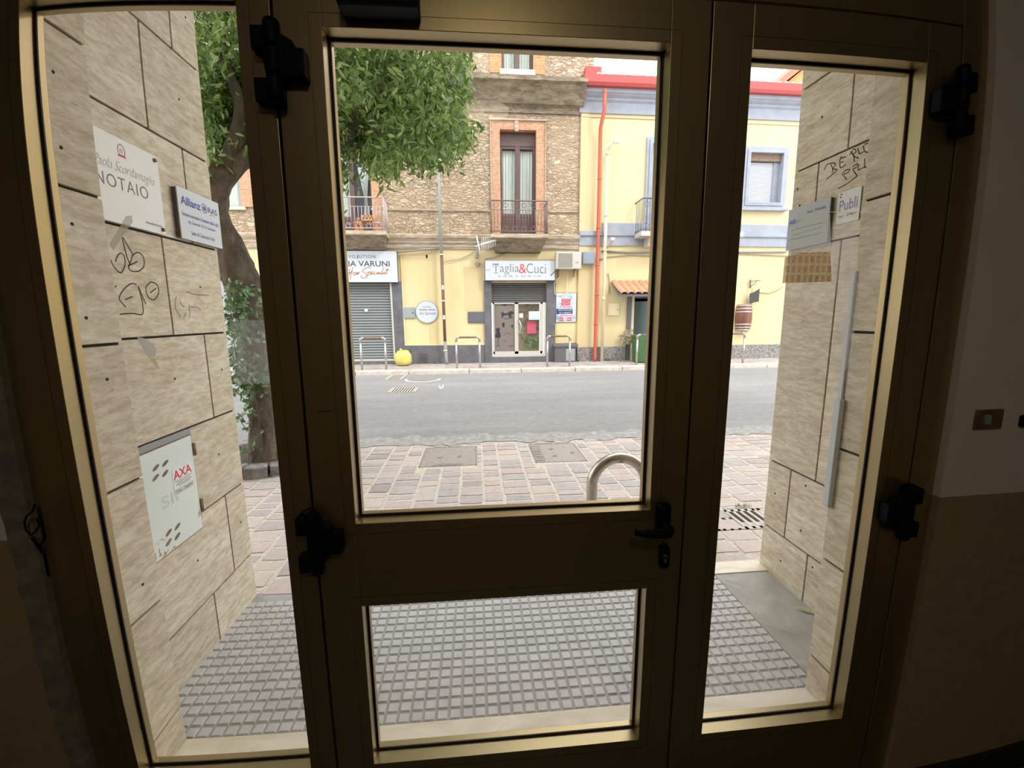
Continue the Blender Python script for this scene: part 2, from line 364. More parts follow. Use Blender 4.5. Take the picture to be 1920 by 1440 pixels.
MT['palerail'] = mat('faded_iron', (.45, .38, .37), .6)
MT['wood'] = noisy('orange_wood', (.55, .25, .08), (.7, .38, .15), 20, .6, .1, stretch=(1, 1, 8)); MT['pink'] = mat('pink_plastic', (.7, .35, .3), .5)
MT['bagy'] = mat('yellow_bag', (.70, .62, .16), .4); MT['green'] = mat('green_bin', (.06, .14, .05), .5)
MT['cable'] = mat('cable', (.3, .27, .25), .7); MT['creampipe'] = mat('cream_pipe', (.78, .68, .45), .5); MT['brownpipe'] = mat('brown_pipe', (.17, .085, .07), .5); MT['greypipe'] = mat('greygreen_pipe', (.36, .37, .34), .5)
MT['orangewall'] = mat('orange_wall', (.75, .34, .14), .9); MT['redroof'] = mat('red_roof', (.62, .17, .11), .7)
MT['duct'] = mat('white_duct', (.62, .66, .70), .5); MT['straw'] = mat('dry_plant', (.42, .36, .26), .9)
m = mat('tree_bark', (.2, .16, .12), .95); t = NT(m); n = t.noise(t.co((1, 1, .45)), 11, 7, .7, .8); n2 = t.noise(t.co(), 3, 3)
t.base(t.mix(.4, t.ramp(n, [(.36, (.06, .045, .035)), (.6, (.30, .24, .185))]), t.ramp(n2, [(.4, (.14, .115, .09)), (.65, (.34, .29, .23))]))); t.bump(n, 1.0, .08); MT['bark'] = m
def leafmat(name, stops, rough=.3):
    m = mat(name, stops[0][1], rough); t = NT(m); t.base(t.ramp(t.island(), stops)); t.b.inputs['Subsurface Weight'].default_value = 0
    nt = m.node_tree; tl = nt.nodes.new('ShaderNodeBsdfTranslucent'); t.l.new(t.ramp(t.island(), [(p, tuple(min(1, x*1.5) for x in c)) for p, c in stops]), tl.inputs[0])
    mx = nt.nodes.new('ShaderNodeMixShader'); mx.inputs[0].default_value = .35; out = [n for n in nt.nodes if n.type == 'OUTPUT_MATERIAL'][0]
    t.l.new(t.b.outputs[0], mx.inputs[1]); t.l.new(tl.outputs[0], mx.inputs[2]); t.l.new(mx.outputs[0], out.inputs[0]); return m
MT['leaf'] = leafmat('tree_leaf', [(0, (.08, .145, .04)), (.4, (.15, .24, .065)), (.8, (.25, .35, .10)), (1, (.42, .50, .2))], .28)
MT['ivy'] = leafmat('ivy_leaf', [(0, (.07, .14, .06)), (.6, (.14, .26, .11)), (1, (.4, .48, .36))], .12)
exec_parts = []
S = 'structure'
# ================================================================== GROUND
MB().box(-40, 40, 5.16, 11.75, -.3, 0).build('floor_road', MT['asphalt'], kind=S)
MB().box(-40, 40, 2.3, 5.16, -.3, -.004).build('floor_sidewalk_bed', MT['mortar'], kind=S)
mb = MB()      # porphyry setts: columns running away from the door
holesG = [(-.64, -.02, 4.27, 4.95), (.60, 1.19, 4.27, 4.95)]
x = -6.0
def sett(xa, xb, ya, yb):
    g = .010; j = lambda: random.uniform(-.006, .006)
    if xb-xa < .05 or yb-ya < .05: return
    z = random.uniform(-.003, .004); b = .010; cx, cy = (xa+xb)/2, (ya+yb)/2
    p = [(xa+g+j(), ya+g+j()), (cx+j(), ya+g+j()*.8), (xb-g+j(), ya+g+j()), (xb-g+j()*.8, cy+j()), (xb-g+j(), yb-g+j()), (cx+j(), yb-g+j()*.8), (xa+g+j(), yb-g+j()), (xa+g+j()*.8, cy+j())]
    vs = [(a, c, -.02) for a, c in p]+[(a+(b if a < cx-.02 else -b if a > cx+.02 else 0)*.6, c+(b if c < cy-.02 else -b if c > cy+.02 else 0)*.6, z) for a, c in p]
    mb.add(vs, [tuple(range(8, 16))]+[(k, (k+1) % 8, 8+(k+1) % 8, 8+k) for k in range(8)])
while x < 8.5:
    w = random.uniform(.17, .26); y = 2.32 + random.uniform(0, .1) if not -1.3 < x < 1.75 else 2.27
    while y < 5.25:
        l = random.uniform(.11, .20); y1 = y+l
        if (x+w/2 < -1.3 or x+w/2 > 1.76) and y < 2.3: y = y1; continue
        hit = [h for h in holesG if x+w > h[0] and x < h[1] and y1 > h[2] and y < h[3]]
        if not hit: sett(x, x+w, y, y1)
        else:
            h = hit[0]
            if x < h[0]: sett(x, h[0], y, y1)
            elif x+w > h[1]: sett(h[1], x+w, y, y1)
            elif y < h[2]: sett(x, x+w, y, h[2])
            elif y1 > h[3]: sett(x, x+w, h[3], y1)
        y = y1
    x += w
mb.build('floor_sidewalk_setts', MT['sett'], kind=S, fix=False)
mb = MB(); vs = []; n = 160
for i in range(n+1):
    x = -8+18*i/n; vs += [(x, 5.02+random.uniform(-.05, .09), .0045), (x, 5.42+random.uniform(-.10, .12), .0045)]
mb.add(vs, [(2*i, 2*i+2, 2*i+3, 2*i+1) for i in range(n)]); mb.build('floor_road_edge', noisy('worn_asphalt_edge', (.25, .248, .24), (.40, .395, .38), 12, .9, .4, 6), kind=S, fix=False)
# tiles of the porch: raised 5 cm squares
MB().box(-1.30, 1.41, 1.42, 2.30, -.3, -.006).build('floor_porch_bed', MT['tilebase'], kind=S)
mb = MB(); nx = 54; ny = 17
for i in range(nx):
    for jy in range(ny):
        x0 = -1.29+i*.05; y0 = 1.425+jy*.05; g = .0042 if i % 8 else .0055; s = .0085
        xa, xb, ya, yb = x0+g, x0+.05-.0042, y0+(.0042 if jy % 8 else .0055), y0+.05-.0042
        if y0 > 2.2: continue
        c = [(xa, ya), (xb, ya), (xb, yb), (xa, yb)]; ins = .0035
        t_ = [(xa+ins, ya+ins), (xb-ins, ya+ins), (xb-ins, yb-ins), (xa+ins, yb-ins)]
        mb.add([(a, b, -.006) for a, b in c]+[(a, b, 0) for a, b in t_], [(4, 5, 6, 7), (0, 1, 5, 4), (1, 2, 6, 5), (2, 3, 7, 6), (3, 0, 4, 7)])
mb.build('floor_porch_tiles', MT['tile'], kind=S, fix=False)
MB().box(1.41, 1.80, 1.42, 2.22, -.3, -.002).build('floor_porch_concrete', MT['conc'], kind=S)
MB().box(1.1, 1.76, 2.22, 2.335, -.3, .004).build('trim_3', MT['marble'], kind=S)
MB().box(-1.13, 1.37, 1.0, 1.42, -.3, .006).build('trim_4', MT['marble'], kind=S, bevel=.004)
# far pavement
MB().box(-40, 40, 11.95, 13.5, -.3, .10).build('floor_far_sidewalk_bed', MT['mortar'], kind=S)
mb = MB(); y = 11.97
while y < 13.4:
    l = .17; x = -8+random.uniform(0, .2)
    while x < 12:
        w = random.uniform(.2, .3); mb.add([(x+.01, y+.01, .112), (x+w-.01, y+.01, .112), (x+w-.01, y+l-.01, .112), (x+.01, y+l-.01, .112)], [(0, 1, 2, 3)]); x += w
    y += l
mb.build('floor_far_sidewalk_setts', MT['sett'], kind=S, fix=False)
mb = MB(); x = -12
while x < 16:
    w = random.uniform(1.0, 1.7); mb.box(x+.008, x+w-.008, 11.68, 11.97, -.1, .115+random.uniform(-.006, .006)); x += w
mb.build('trim_5', MT['kerb'], kind=S, bevel=.02)
# ================================================================== INTERIOR
MB().box(-2.3, 2.5, -1.9, .99, -.3, 0).build('floor', MT['floor'], kind=S)
MB().box(-2.3, 2.5, -1.9, 1.12, 3.0, 3.2).build('ceiling', MT['ceil'], kind=S)
mb = MB(); mb.holes(-2.3, 2.5, 1.045, 3.0, [(-1.085, 1.276, 0, 2.40)], .99, 1.12); mb.cur = 1; mb.holes(-2.3, 2.5, 0, 1.045, [(-1.085, 1.276, -1, 2.4)], .99, 1.12)
mb.build('wall_front', [MT['paint'], MT['dado']], kind=S)
for nm, b in (('wall_left', (-2.45, -2.3, -1.9, 1.12)), ('wall_right', (2.5, 2.65, -1.9, 1.12)), ('wall_back', (-2.45, 2.65, -2.05, -1.9))):
    mb = MB(); mb.box(*b, 1.045, 3.2); mb.cur = 1; mb.box(*b, -.3, 1.045); mb.build(nm, [MT['hall'], MT['dado']], kind=S)
MB().box(1.36, 2.5, .972, .99, 0, .105).build('baseboard_front', MT['bbdark'], kind=S)
lm = thing('added_fill_lamp', 'added round white fill lamp on the hall ceiling behind the camera', 'lamp', (.1, -.9, 2.90))  # made-up fitting, out of view, added to brighten the hall
MB().lathe([(0, 3.0), (.2, 3.0), (.2, 2.94), (.17, 2.905), (0, 2.90)], (.1, -.9, 0), 28).build('fill_lamp_housing', mat('fill_lamp_white', (.8, .8, .78), .5), lm)
m = mat('fill_lamp_glow', (.9, .85, .75), .5); m.node_tree.nodes['Principled BSDF'].inputs['Emission Color'].default_value = (1, .86, .66, 1); m.node_tree.nodes['Principled BSDF'].inputs['Emission Strength'].default_value = 2
MB().lathe([(0, 2.899), (.15, 2.899), (.15, 2.893), (0, 2.890)], (.1, -.9, 0), 28).build('fill_lamp_diffuser', m, lm)
# rough plaster joint left of the frame
mb = MB(); pts = []; n = 60
vs = []
for i in range(n+1):
    z = 2.4*i/n; vs += [(-1.098+random.uniform(-.006, .004), .984, z), (-1.045, .992+random.uniform(-.003, .003), z), (-1.045, 1.03, z), (-1.10, 1.03, z)]
mb.add(vs, [(4*i+a, 4*i+(a+1) % 4, 4*i+4+(a+1) % 4, 4*i+4+a) for i in range(n) for a in range(4)])
mb.build('trim_2', MT['plaster'], kind=S)
# outer door frame
mb = MB()
mb.box(1.197, 1.274, 1.008, 1.075, 0, 2.40); mb.box(-1.052, 1.197, 1.008, 1.075, 2.248, 2.40); mb.box(1.178, 1.197, 1.03, 1.075, 0, 2.248)
mb.build('trim_1', MT['alu'], kind=S, bevel=.0015)
def sash(name, ox, oz, panes, label=None):
    """ox,oz outer rect; panes list of openings (x0,x1,z0,z1) at the room face"""
    x0, x1 = ox; z0, z1 = oz
    root = thing(name, label, None, ((x0+x1)/2, 1.04, z0), kind=S)
    f = MB(); f.holes(x0, x1, z0, z1, panes, 1.010, 1.051)
    B = [(a+.006, b-.006, c+.0065, d-.006) for a, b, c, d in panes]
    f.holes(x0, x1, z0, z1, B, 1.0512, 1.070)
    f.build('sash_frame', MT['alu'], root, bevel=.0012)
    for (a, b, c, d), (a2, b2, c2, d2) in zip(panes, B):
        g = MB(); g.ring(a2-.0005, b2+.0005, c2-.0005, d2+.0005, .0063, 1.049, 1.0514); g.build('gasket', MT['gasket'], root)
        bd = MB(); w = .026          # glazing bead outline: fine dark shadow gap around the pane
        for q in (w, ):
            bd.ring(a-q, b+q, c-q, d+q, .0007, 1.0096, 1.0102)
        bd.build('bead_joint', MT['gasket'], root)
        gl = MB(); gl.box(a-.002, b+.002, 1.0525, 1.0575, c-.002, d+.002); gl.build('glass_pane', MT['glass'], root)
    return root
win = sash('window_1', (-1.050, -.411), (0, 2.246), [(-.934, -.479, .323, 2.219)])
door = sash('door_1', (-.405, .540), (.02, 2.244), [(-.308, .448, 1.043, 2.153), (-.308, .448, .325, .815)])
door2 = sash('door_2', (.545, 1.194), (.02, 2.244), [(.642, 1.097, .322, 2.150)])
for xs, par in ((-.408, win), (.5425, door), (1.1955, door2)):      # rebate lip behind each joint keeps daylight out
    MB().box(xs-.016, xs+.016, 1.0705, 1.079, .02, 2.25).build('rebate_lip', MT['gasket'], par)
MB().box(-.40, 1.19, 1.02, 1.06, .006, .0195).build('trim_6', MT['gasket'], kind=S)
# ---- hinges
def hinge(par, X, zc, side, caps=False):
    """side=+1: centre wing to +x"""
    h = MB(); h.tube([(X, .985, zc-.083), (X, .985, zc-.076)], [.012, .017], 14); h.tube([(X, .985, zc-.076), (X, .985, zc-.028)], .017, 14)
    h.tube([(X, .985, zc-.026), (X, .985, zc+.026)], .0175, 14); h.tube([(X, .985, zc+.028), (X, .985, zc+.073)], .017, 14); h.tube([(X, .985, zc+.073), (X, .985, zc+.08)], [.017, .011], 14)
    h.obox((X+side*.035, .993, zc-.003), (.056, .032, .055)); h.obox((X+side*.012, .99, zc+.01), (.03, .03, .075), (0, .5*side, 0))
    for dz in (.043, -.055):
        h.obox((X-side*.024, .994, zc+dz), (.036, .03, .046))
    o = h.build('hinge', MT['black'], par, bevel=.004)
    if not caps: return o
    c = MB()
    for dz in (.043, -.055): c.obox((X-side*.0435, .9995, zc+dz), (.004, .012, .034))
    c.build('hinge_cap', MT['chrome'], o)
    return o
hinge(door, -.400, 2.07, 1); hinge(door, -.400, 1.012, 1, True)
hinge(door2, 1.172, 2.06, -1); hinge(door2, 1.172, 1.012, -1)
MB().tube([(-.428, 1.0, 1.075), (-.425, .985, 1.09), (-.415, .98, 1.098), (-.402, .99, 1.102)], .0022, 6).build('loose_wire', MT['black'], door)
# ---- handle & lock
h = MB(); h.box(.463, .497, .985, 1.011, .985, 1.068)
ho = h.build('door_handle', MT['black'], door, bevel=.008)
l = MB(); l.tube([(.478, .99, 1.012), (.478, .955, 1.012), (.472, .945, 1.012), (.44, .943, 1.012), (.41, .944, 1.014), (.385, .948, 1.017)], [.013, .013, .0125, .0115, .0105, .009], 12)
l.build('lever', MT['black'], ho)
k = MB(); pl = [(.4925+.0145*math.cos(a)*1.0, .909+(.02 if math.sin(a) >= 0 else -.02)+.0145*math.sin(a)) for a in np.linspace(0, 2*math.pi, 24, endpoint=False)]
k.prism(pl, 'y', 1.004, 1.011); ko = k.build('lock_plate', MT['black'], door)
c = MB(); c.disc((.4925, .913), .0065, 'y', .999, 1.0045, 16); c.box(.4895, .4955, .999, 1.0045, .895, .913); c.build('lock_cylinder', MT['steel'], ko)
# ---- door closer at the top of the leaf
c = MB(); c.box(-.262, -.102, .955, 1.010, 2.165, 2.235); co = c.build('door_closer', MT['black'], door, bevel=.006)
c = MB(); c.tube([(-.18, .965, 2.235), (-.18, .965, 2.26), (-.05, .93, 2.265), (.12, .99, 2.30)], .008, 8); c.build('closer_arm', MT['black'], co)
# small scratches on the leaf
c = MB(); ribbon(c, [F(x_, y_, 1.0095)[[0, 2]] for x_, y_ in ((595, 771), (605, 772), (622, 770))], .002, 'y', 1.0097); c.build('scratch', MT['gasket'], door)
c = MB(); ribbon(c, [F(x_, y_, 1.0095)[[0, 2]] for x_, y_ in ((1131, 963), (1136, 980), (1142, 996), (1144, 1003))], .001, 'y', 1.0097); c.build('scratch', MT['gasket'], door)
# ---- brass plate and black switch on the wall right of the door
x0, x1, z0, z1 = R(1829, 768, 1879, 804, .985)
sp = thing('switch_plate', 'tarnished brass switch plate on the wall right of the door', 'switch plate', ((x0+x1)/2, .99, z0))
MB().box(x0, x1, .983, .99, z0, z1).build('cover', MT['brass'], sp, bevel=.002)
MB().obox(((x0+x1)/2-.012, .980, (z0+z1)/2), (.016, .01, .026)).build('rocker', MT['boxgrey'], sp, bevel=.002)
x0, x1, z0, z1 = R(1912, 777, 1952, 799, .985)
s2 = thing('wall_button', 'small black push button on the wall at the far right edge', 'button', ((x0+x1)/2, .99, z0))
MB().box(x0, x1, .978, .99, z0, z1).build('housing', MT['black'], s2, bevel=.006)
MB().disc(((x0+x1)/2, (z0+z1)/2), .006, 'y', .974, .979, 16).build('push_cap', MT['gasket'], s2)
# loose cable loop left of the frame
c = MB(); P = [F(a, b, .975) for a, b in ((66, 945), (62, 958), (50, 968), (46, 980), (50, 994), (58, 1004), (68, 996), (74, 985), (70, 972))]
c.tube(P, .0022, 6); P = [F(a, b, .975) for a, b in ((72, 950), (80, 985), (84, 1010), (75, 1025), (60, 1008), (84, 1040), (92, 1080))]; c.tube(P, .003, 6)
tag(c.build('loose_cable', MT['black']), 'thin dark cable hanging in a loop beside the left edge of the door frame', 'cable')
# ================================================================== PORCH (our own building)
XL, XR, YC = -1.28, 1.75, 2.295
MB().box(-9, XL-.045, 1.12, YC-.02, -.3, 9).build('wall_exterior_left', MT['dado'], kind=S)
MB().box(XR+.045, 10, 1.12, YC-.02, -.3, 9).build('wall_exterior_right', MT['dado'], kind=S)
MB().box(XL-.045, XR+.045, 1.12, YC, 3.06, 9).build('ceiling_porch', MT['paint'], kind=S)
def slabs(name, plane_x, sgn, rows, y0, y1, thick=.03, gap=.009):
    """rows: list of (z0,z1,[vertical joints]); face at plane_x, facing sgn"""
    root = MB().box(plane_x-sgn*(thick+.03), plane_x-sgn*.012, y0, y1, 0, rows[-1][1]).build(name, MT['joint'], kind=S)
    m = MB()
    for z0, z1, js in rows:
        e = [y0-gap/2]+js+[y1+gap/2]
        for a, b in zip(e, e[1:]):
            m.box(plane_x-sgn*thick, plane_x, a+gap/2, b-gap/2, z0+gap/2 if z0 > 0 else -.01, z1-gap/2)
    m.build('stone_slabs', MT['trav'], root, bevel=.0018)
    return root
ZR = [0, .252, .670, 1.075, 1.482, 1.89, 2.30, 2.705, 3.06]
VL = [[1.943], [2.124], [1.925], [2.113], [1.91], [2.108], [1.91], [2.110]]
wl = slabs('wall_porch_left', XL, 1, [(a, b, v) for a, b, v in zip(ZR, ZR[1:], VL)], 1.40, YC)
zr2 = [0, .275, .687, 1.905, 2.313, 2.722, 3.06]
VR = [[1.938], [2.116], [1.944], [2.130], [1.96], [2.12]]
wr = slabs('wall_porch_right', XR, -1, [(a, b, v) for a, b, v in zip(zr2, zr2[1:], VR)], 1.40, YC)
zp = [0, .15, .592, 1.037, 1.478, 1.913, 2.336, 2.75, 3.06]
pl_ = slabs('wall_pilaster_left', -1.11, 1, [(a, b, []) for a, b in zip(zp, zp[1:])], 1.085, 1.42, .05)
zp2 = [0, .168, .602, 1.053, 1.487, 1.935, 2.35, 2.75, 3.06]
pr_ = slabs('wall_pilaster_right', 1.344, -1, [(a, b, []) for a, b in zip(zp2, zp2[1:])], 1.085, 1.42, .05)
MB().box(XL-.04, -1.165, 1.085, 1.417, 0, 3.06).build('wall_pilaster_core_left', MT['trav'], kind=S)
MB().box(1.40, XR+.04, 1.085, 1.417, 0, 3.06).build('wall_pilaster_core_right', MT['trav'], kind=S)
MB().box(-4, 5, 2.3, 2.85, 3.6, 3.75).build('ceiling_shade_slab', MT['paint'], kind=S)  # unseen slab added to keep light off the upper porch walls
# porch facade returns of slabs seen only sideways
MB().box(-3.2, XL-.002, YC-.02, YC+.0, 0, 9).build('wall_facade_left', MT['trav'], kind=S)
MB().box(XR+.002, 4.2, YC-.02, YC+.0, 0, 9).build('wall_facade_right', MT['trav'], kind=S)
# drill holes / plugs in the slabs
def plugs(par, X, sg, pts, r=.005):
    m = MB()
    for px, py in pts:
        p = on(px, py, 0, X); m.disc((p[1], p[2]), r, 'x', X+sg*.0002, X+sg*.0012, 10)
    m.build('fixing_plug', MT['joint'], par)
plugs(pl_, -1.11, 1, [(100, 135), (115, 277), (135, 420), (161, 596), (200, 711), (267, 1096)])
plugs(wl, XL, 1, [(335, 186), (348, 33), (375, 538), (327, 710), (416, 693), (410, 852), (451, 979), (370, 1051)])
plugs(wr, XR, -1, [(1542, 219), (1496, 354), (1500, 385), (1511, 911), (1453, 925), (1502, 995), (1464, 1052), (1524, 1064)], .006)
# graffiti
m = MB()
def gl(pts, X, mm, w=.005, ox=180, oy=400, s=6, sg=1):
    P = [on(ox+a/s, oy+b/s, 0, X)[[1, 2]] for a, b in pts]; ribbon(mm, P, w, 'x', X+sg*.0008)
for st in ([(215, 545), (235, 480), (275, 445), (315, 490), (320, 580), (280, 665), (230, 640), (180, 570), (160, 520)], [(290, 270), (320, 400), (350, 510), (375, 560)], [(300, 270), (350, 360), (410, 460)],
           [(355, 590), (430, 555), (460, 540)], [(400, 480), (450, 440), (500, 455), (535, 520), (530, 600), (470, 650), (390, 645), (360, 600), (390, 530), (400, 480)],
           [(205, 830), (225, 812)], [(450, 800), (390, 790), (310, 850), (255, 950), (290, 1010), (330, 1055)], [(320, 970), (360, 955), (405, 935)], [(470, 820), (500, 930), (520, 1030), (515, 1135), (400, 1125), (260, 1135)], [(470, 820), (510, 920), (555, 1020)],
           [(610, 770), (560, 820), (560, 880), (590, 950), (645, 970), (690, 920), (700, 850), (670, 790), (610, 770)], [(600, 895), (635, 870), (670, 840)]):
    gl(st, XL, m, .0048)
m.build('graffiti', film('marker_ink', (.06, .05, .045), .75), wl)
m = MB()
for st in ([(900, 930), (885, 1000), (895, 1080), (950, 1170)], [(940, 980), (960, 1030), (985, 1055)], [(1010, 880), (1120, 915), (1270, 920)], [(1040, 1020), (1050, 1120), (1045, 1190)], [(1010, 1110), (980, 1180)], [(1050, 1050), (1130, 1060), (1180, 1090)]):
    gl(st, XL, m, .006)
m.build('graffiti', film('faded_ink', (.2, .18, .17), .4), wl)
m = MB()
for st in ([(945, 1090), (965, 1045), (1010, 1030), (1040, 1040), (1020, 1080), (1050, 1085), (1035, 1110), (960, 1170)], [(1000, 1040), (1015, 1080), (1010, 1120)], [(1090, 970), (1075, 1020), (1085, 1070), (1130, 1040)], [(1080, 990), (1130, 975)], [(1080, 1030), (1110, 1015)], [(1170, 930), (1195, 970), (1200, 1020)], [(1160, 960), (1195, 910), (1215, 930), (1190, 965), (1240, 990)], [(1230, 900), (1245, 950), (1280, 930)], [(1275, 880), (1290, 930), (1320, 940)], [(1285, 870), (1320, 860)],
           [(1095, 1140), (1115, 1100), (1160, 1085), (1150, 1110), (1110, 1130), (1135, 1170)], [(1185, 1060), (1230, 1035), (1215, 1070), (1190, 1085), (1225, 1140)], [(1240, 1040), (1235, 1090), (1290, 1060)], [(1290, 990), (1290, 1060), (1310, 1070)], [(1060, 1250), (1150, 1200), (1225, 1140)]):
    gl(st, XR, m, .005, 1340, 80, 1920/420, -1)
m.build('graffiti', film('marker_ink_right', (.05, .045, .045), .8), wr)
# ---- utility door in the left wall
ya, yb, za, zb = 1.60, 1.921, .605, 1.042
ud = thing('utility_hatch', 'white painted metal hatch with a red lettered sticker, set low in the left stone wall', 'hatch', (XL, (ya+yb)/2, za))
m = mat('hatch_paint', (.7, .76, .73), .45); t = NT(m); n = t.noise(t.co(), 22, 6, .7); n2 = t.noise(t.co((1, 1, 1)), 4, 3)
t.base(t.mix(t.ramp(t.math('MULTIPLY', n, t.math('ADD', n2, .45)), [(.6, (0, 0, 0)), (.68, (1, 1, 1))]), t.ramp(n2, [(.3, (.72, .80, .78)), (.7, (.80, .84, .80))]), (.36, .2, .09))); MT['hatch'] = m
MB().box(XL+.001, XL+.007, ya, yb, za, zb).build('panel', MT['hatch'], ud, bevel=.002)
MB().box(XL-.01, XL+.0005, ya-.01, yb+.008, zb, 1.070).build('recess_edge', MT['boxgrey'], ud)
m = MB(); m.ring(ya, yb, za, zb, .004, 0, 1); m.v = [(XL+.0005+c*.004, a, b) for a, c, b in m.v]; m.build('rust_edge', MT['rust'], ud)
for zz in (.975, .71): MB().cyl((XL+.008, yb+.008, zz-.028), (XL+.008, yb+.008, zz+.028), .0085, 10).build('hinge_pin', MT['rust'], ud)
def vent(cy, cz):
    m = MB()
    for dy, dz in ((-.026, .018), (.026, .018), (-.034, -.020), (.018, -.022)):
        pl = [(cy+dy+.017*math.cos(a)+.006*math.sin(a), cz+dz+.0095*math.sin(a)+.004*math.cos(a)) for a in np.linspace(0, 2*math.pi, 14, endpoint=False)]
        m.prism(pl, 'x', XL+.007, XL+.0085)
    m.build('vent_slot', MT['rust'], ud)
p = on(298, 881, 0, XL); vent(p[1], p[2]); p = on(320, 1002, 0, XL); vent(p[1]+.005, p[2])
s0 = on(318, 893, 0, XL); s1 = on(356, 868, 0, XL)
c0 = [on(*q, 0, XL) for q in ((318, 887), (353, 868), (361, 905), (325, 935))]
sy0, sy1 = (c0[0][1]+c0[3][1])/2, (c0[1][1]+c0[2][1])/2; sz1, sz0 = (c0[0][2]+c0[1][2])/2+.01, (c0[2][2]+c0[3][2])/2-.004
st_ = MB().box(XL+.0072, XL+.0082, sy0, sy1, sz0, sz1).build('sticker', mat('sticker_paper', (.82, .84, .82), .6), ud)
w_ = sy1-sy0; hh = sz1-sz0; cy = (sy0+sy1)/2
text('AXA', cy, sz1-hh*.24, w_*.92, hh*.33, XL+.0082, 'xp', MT['red'], st_, off=.015, thick=.0004)
for i, (ww, zz) in enumerate(((.9, .47), (.72, .54), (.82, .60), (.62, .66))):
    MB().box(XL+.0083, XL+.0087, cy-w_*ww/2, cy+w_*ww/2, sz1-hh*zz-.0012, sz1-hh*zz+.0008).build('small_print', MT['ink'], st_)
m = MB(); m.ring(cy-w_*.44, cy+w_*.44, sz1-hh*.93, sz1-hh*.78, .0012, 0, 1); m.v = [(XL+.0083+c*.0004, a, b) for a, c, b in m.v]; m.build('number_box', MT['inkblack'], st_)
text('0961-726894', cy, sz1-hh*.855, w_*.8, hh*.10, XL+.0083, 'xp', MT['inkblack'], st_, thick=.0004)
p = on(308, 938, 0, XL); text('SIP', 1.765, p[2]-.005, .13, .05, XL+.007, 'xp', mat('embossed_paint', (.62, .66, .64), .5), ud, 'embossed_letters', thick=.0008)
# ---- notary plaque
def plaque(X, sg, y0, y1, z0, z1, th, name, label, mt, edge=None, stand=0):
    root = thing(name, label, 'plaque', (X, (y0+y1)/2, z0))
    MB().box(X+sg*stand, X+sg*(stand+th), y0, y1, z0, z1).build('board', mt, root, bevel=.001)
    return root
np_ = plaque(XL, 1, 1.36, 1.913, 1.893, 2.197, .006, 'notary_plaque', 'large white plaque with a crest and dark capital letters on the left stone wall', mat('plaque_white', (.92, .93, .93), .2), stand=.012)
XP = XL+.018
for yy in (1.895, 1.38):
    for zz in (1.912, 2.178): MB().cyl((XL, yy, zz), (XP+.006, yy, zz), .0075, 12).build('stand_off_screw', MT['rust'], np_)
text('NOTAIO', 1.718, 2.035, .24, .044, XP, 'xp', mat('letter_softgrey', (.2, .2, .2), .5), np_, off=-.008, thick=.0006, spacing=1.15)
text('Paola Scordamaglia', 1.74, 2.088, .28, .045, XP, 'xp', mat('script_grey', (.35, .35, .34), .5), np_, shear=.45, off=-.018, thick=.0006)
text('Assicurazioni alla carta', 1.85, 1.925, .085, .010, XP, 'xp', MT['ink'], np_, thick=.0006)
em = MB(); cy, cz = 1.728, 2.155
em.lathe([(.0165, 0), (.0195, 0)], (0, 0, 0), 20); em.v = [(XP+.0006, cy+a*.9, cz+b*1.15) for a, b, c in em.v]; em.build('crest_wreath', mat('crest_green', (.25, .27, .2), .5), np_)
MB().prism([(cy+.012*math.sin(a)*(1 if k % 2 else .45), cz+.013*math.cos(a)*(1 if k % 2 else .45)) for k, a in enumerate(np.linspace(0, 2*math.pi, 10, endpoint=False))], 'x', XP+.0003, XP+.0007).build('crest_star', mat('crest_grey', (.6, .6, .58), .5), np_)
MB().prism([(cy-.02, cz-.022), (cy+.02, cz-.022), (cy+.014, cz-.015), (cy-.014, cz-.015)], 'x', XP+.0005, XP+.0009).build('crest_ribbon', MT['red'], np_)
# ---- insurance plaque left
ip = plaque(XL, 1, 2.0, 2.30, 1.898, 2.115, .005, 'insurance_plaque', 'pale plaque with blue lettering and round logo near the outer edge of the left wall', mat('plaque_bluewhite', (.74, .79, .85), .2), stand=.02)
MB().box(XL+.002, XL+.0195, 2.004, 2.296, 1.902, 2.111).build('spacer', mat('plaque_edge', (.16, .13, .14), .6), ip)
XP = XL+.025
text('Allianz', 2.085, 2.063, .135, .036, XP, 'xp', MT['blue'], ip, off=.02, thick=.0006)
text('RAS', 2.245, 2.063, .072, .026, XP, 'xp', MT['blue'], ip, off=.01, thick=.0006)
em = MB(); em.lathe([(.0185, 0), (.0215, 0)], (0, 0, 0), 24); em.v = [(XP+.0006, 2.182+a, 2.063+b) for a, b, c in em.v]
for dy, hh_ in ((-.008, .017), (0, .024), (.008, .017)): em.box(XP+.0003, XP+.0008, 2.182+dy-.0025, 2.182+dy+.0025, 2.063-.011, 2.063-.011+hh_)
em.build('round_logo', MT['blue'], ip)
em = MB(); ribbon(em, [(2.215, 2.038), (2.24, 2.045), (2.262, 2.04)], .003, 'x', XP+.0006); em.build('logo_swoosh', mat('olive', (.35, .4, .1), .5), ip)
for s_, zz, ww in (('Soluzioni assicurative e finanziarie dalla A alla Z', 2.006, .27), ('Ag. Generale CZ di Catanzaro', 1.975, .20), ('Sede di Catanzaro Lido', 1.932, .17)):
    text(s_, 2.152, zz, ww, .017, XP, 'xp', MT['blue'], ip, thick=.0006)
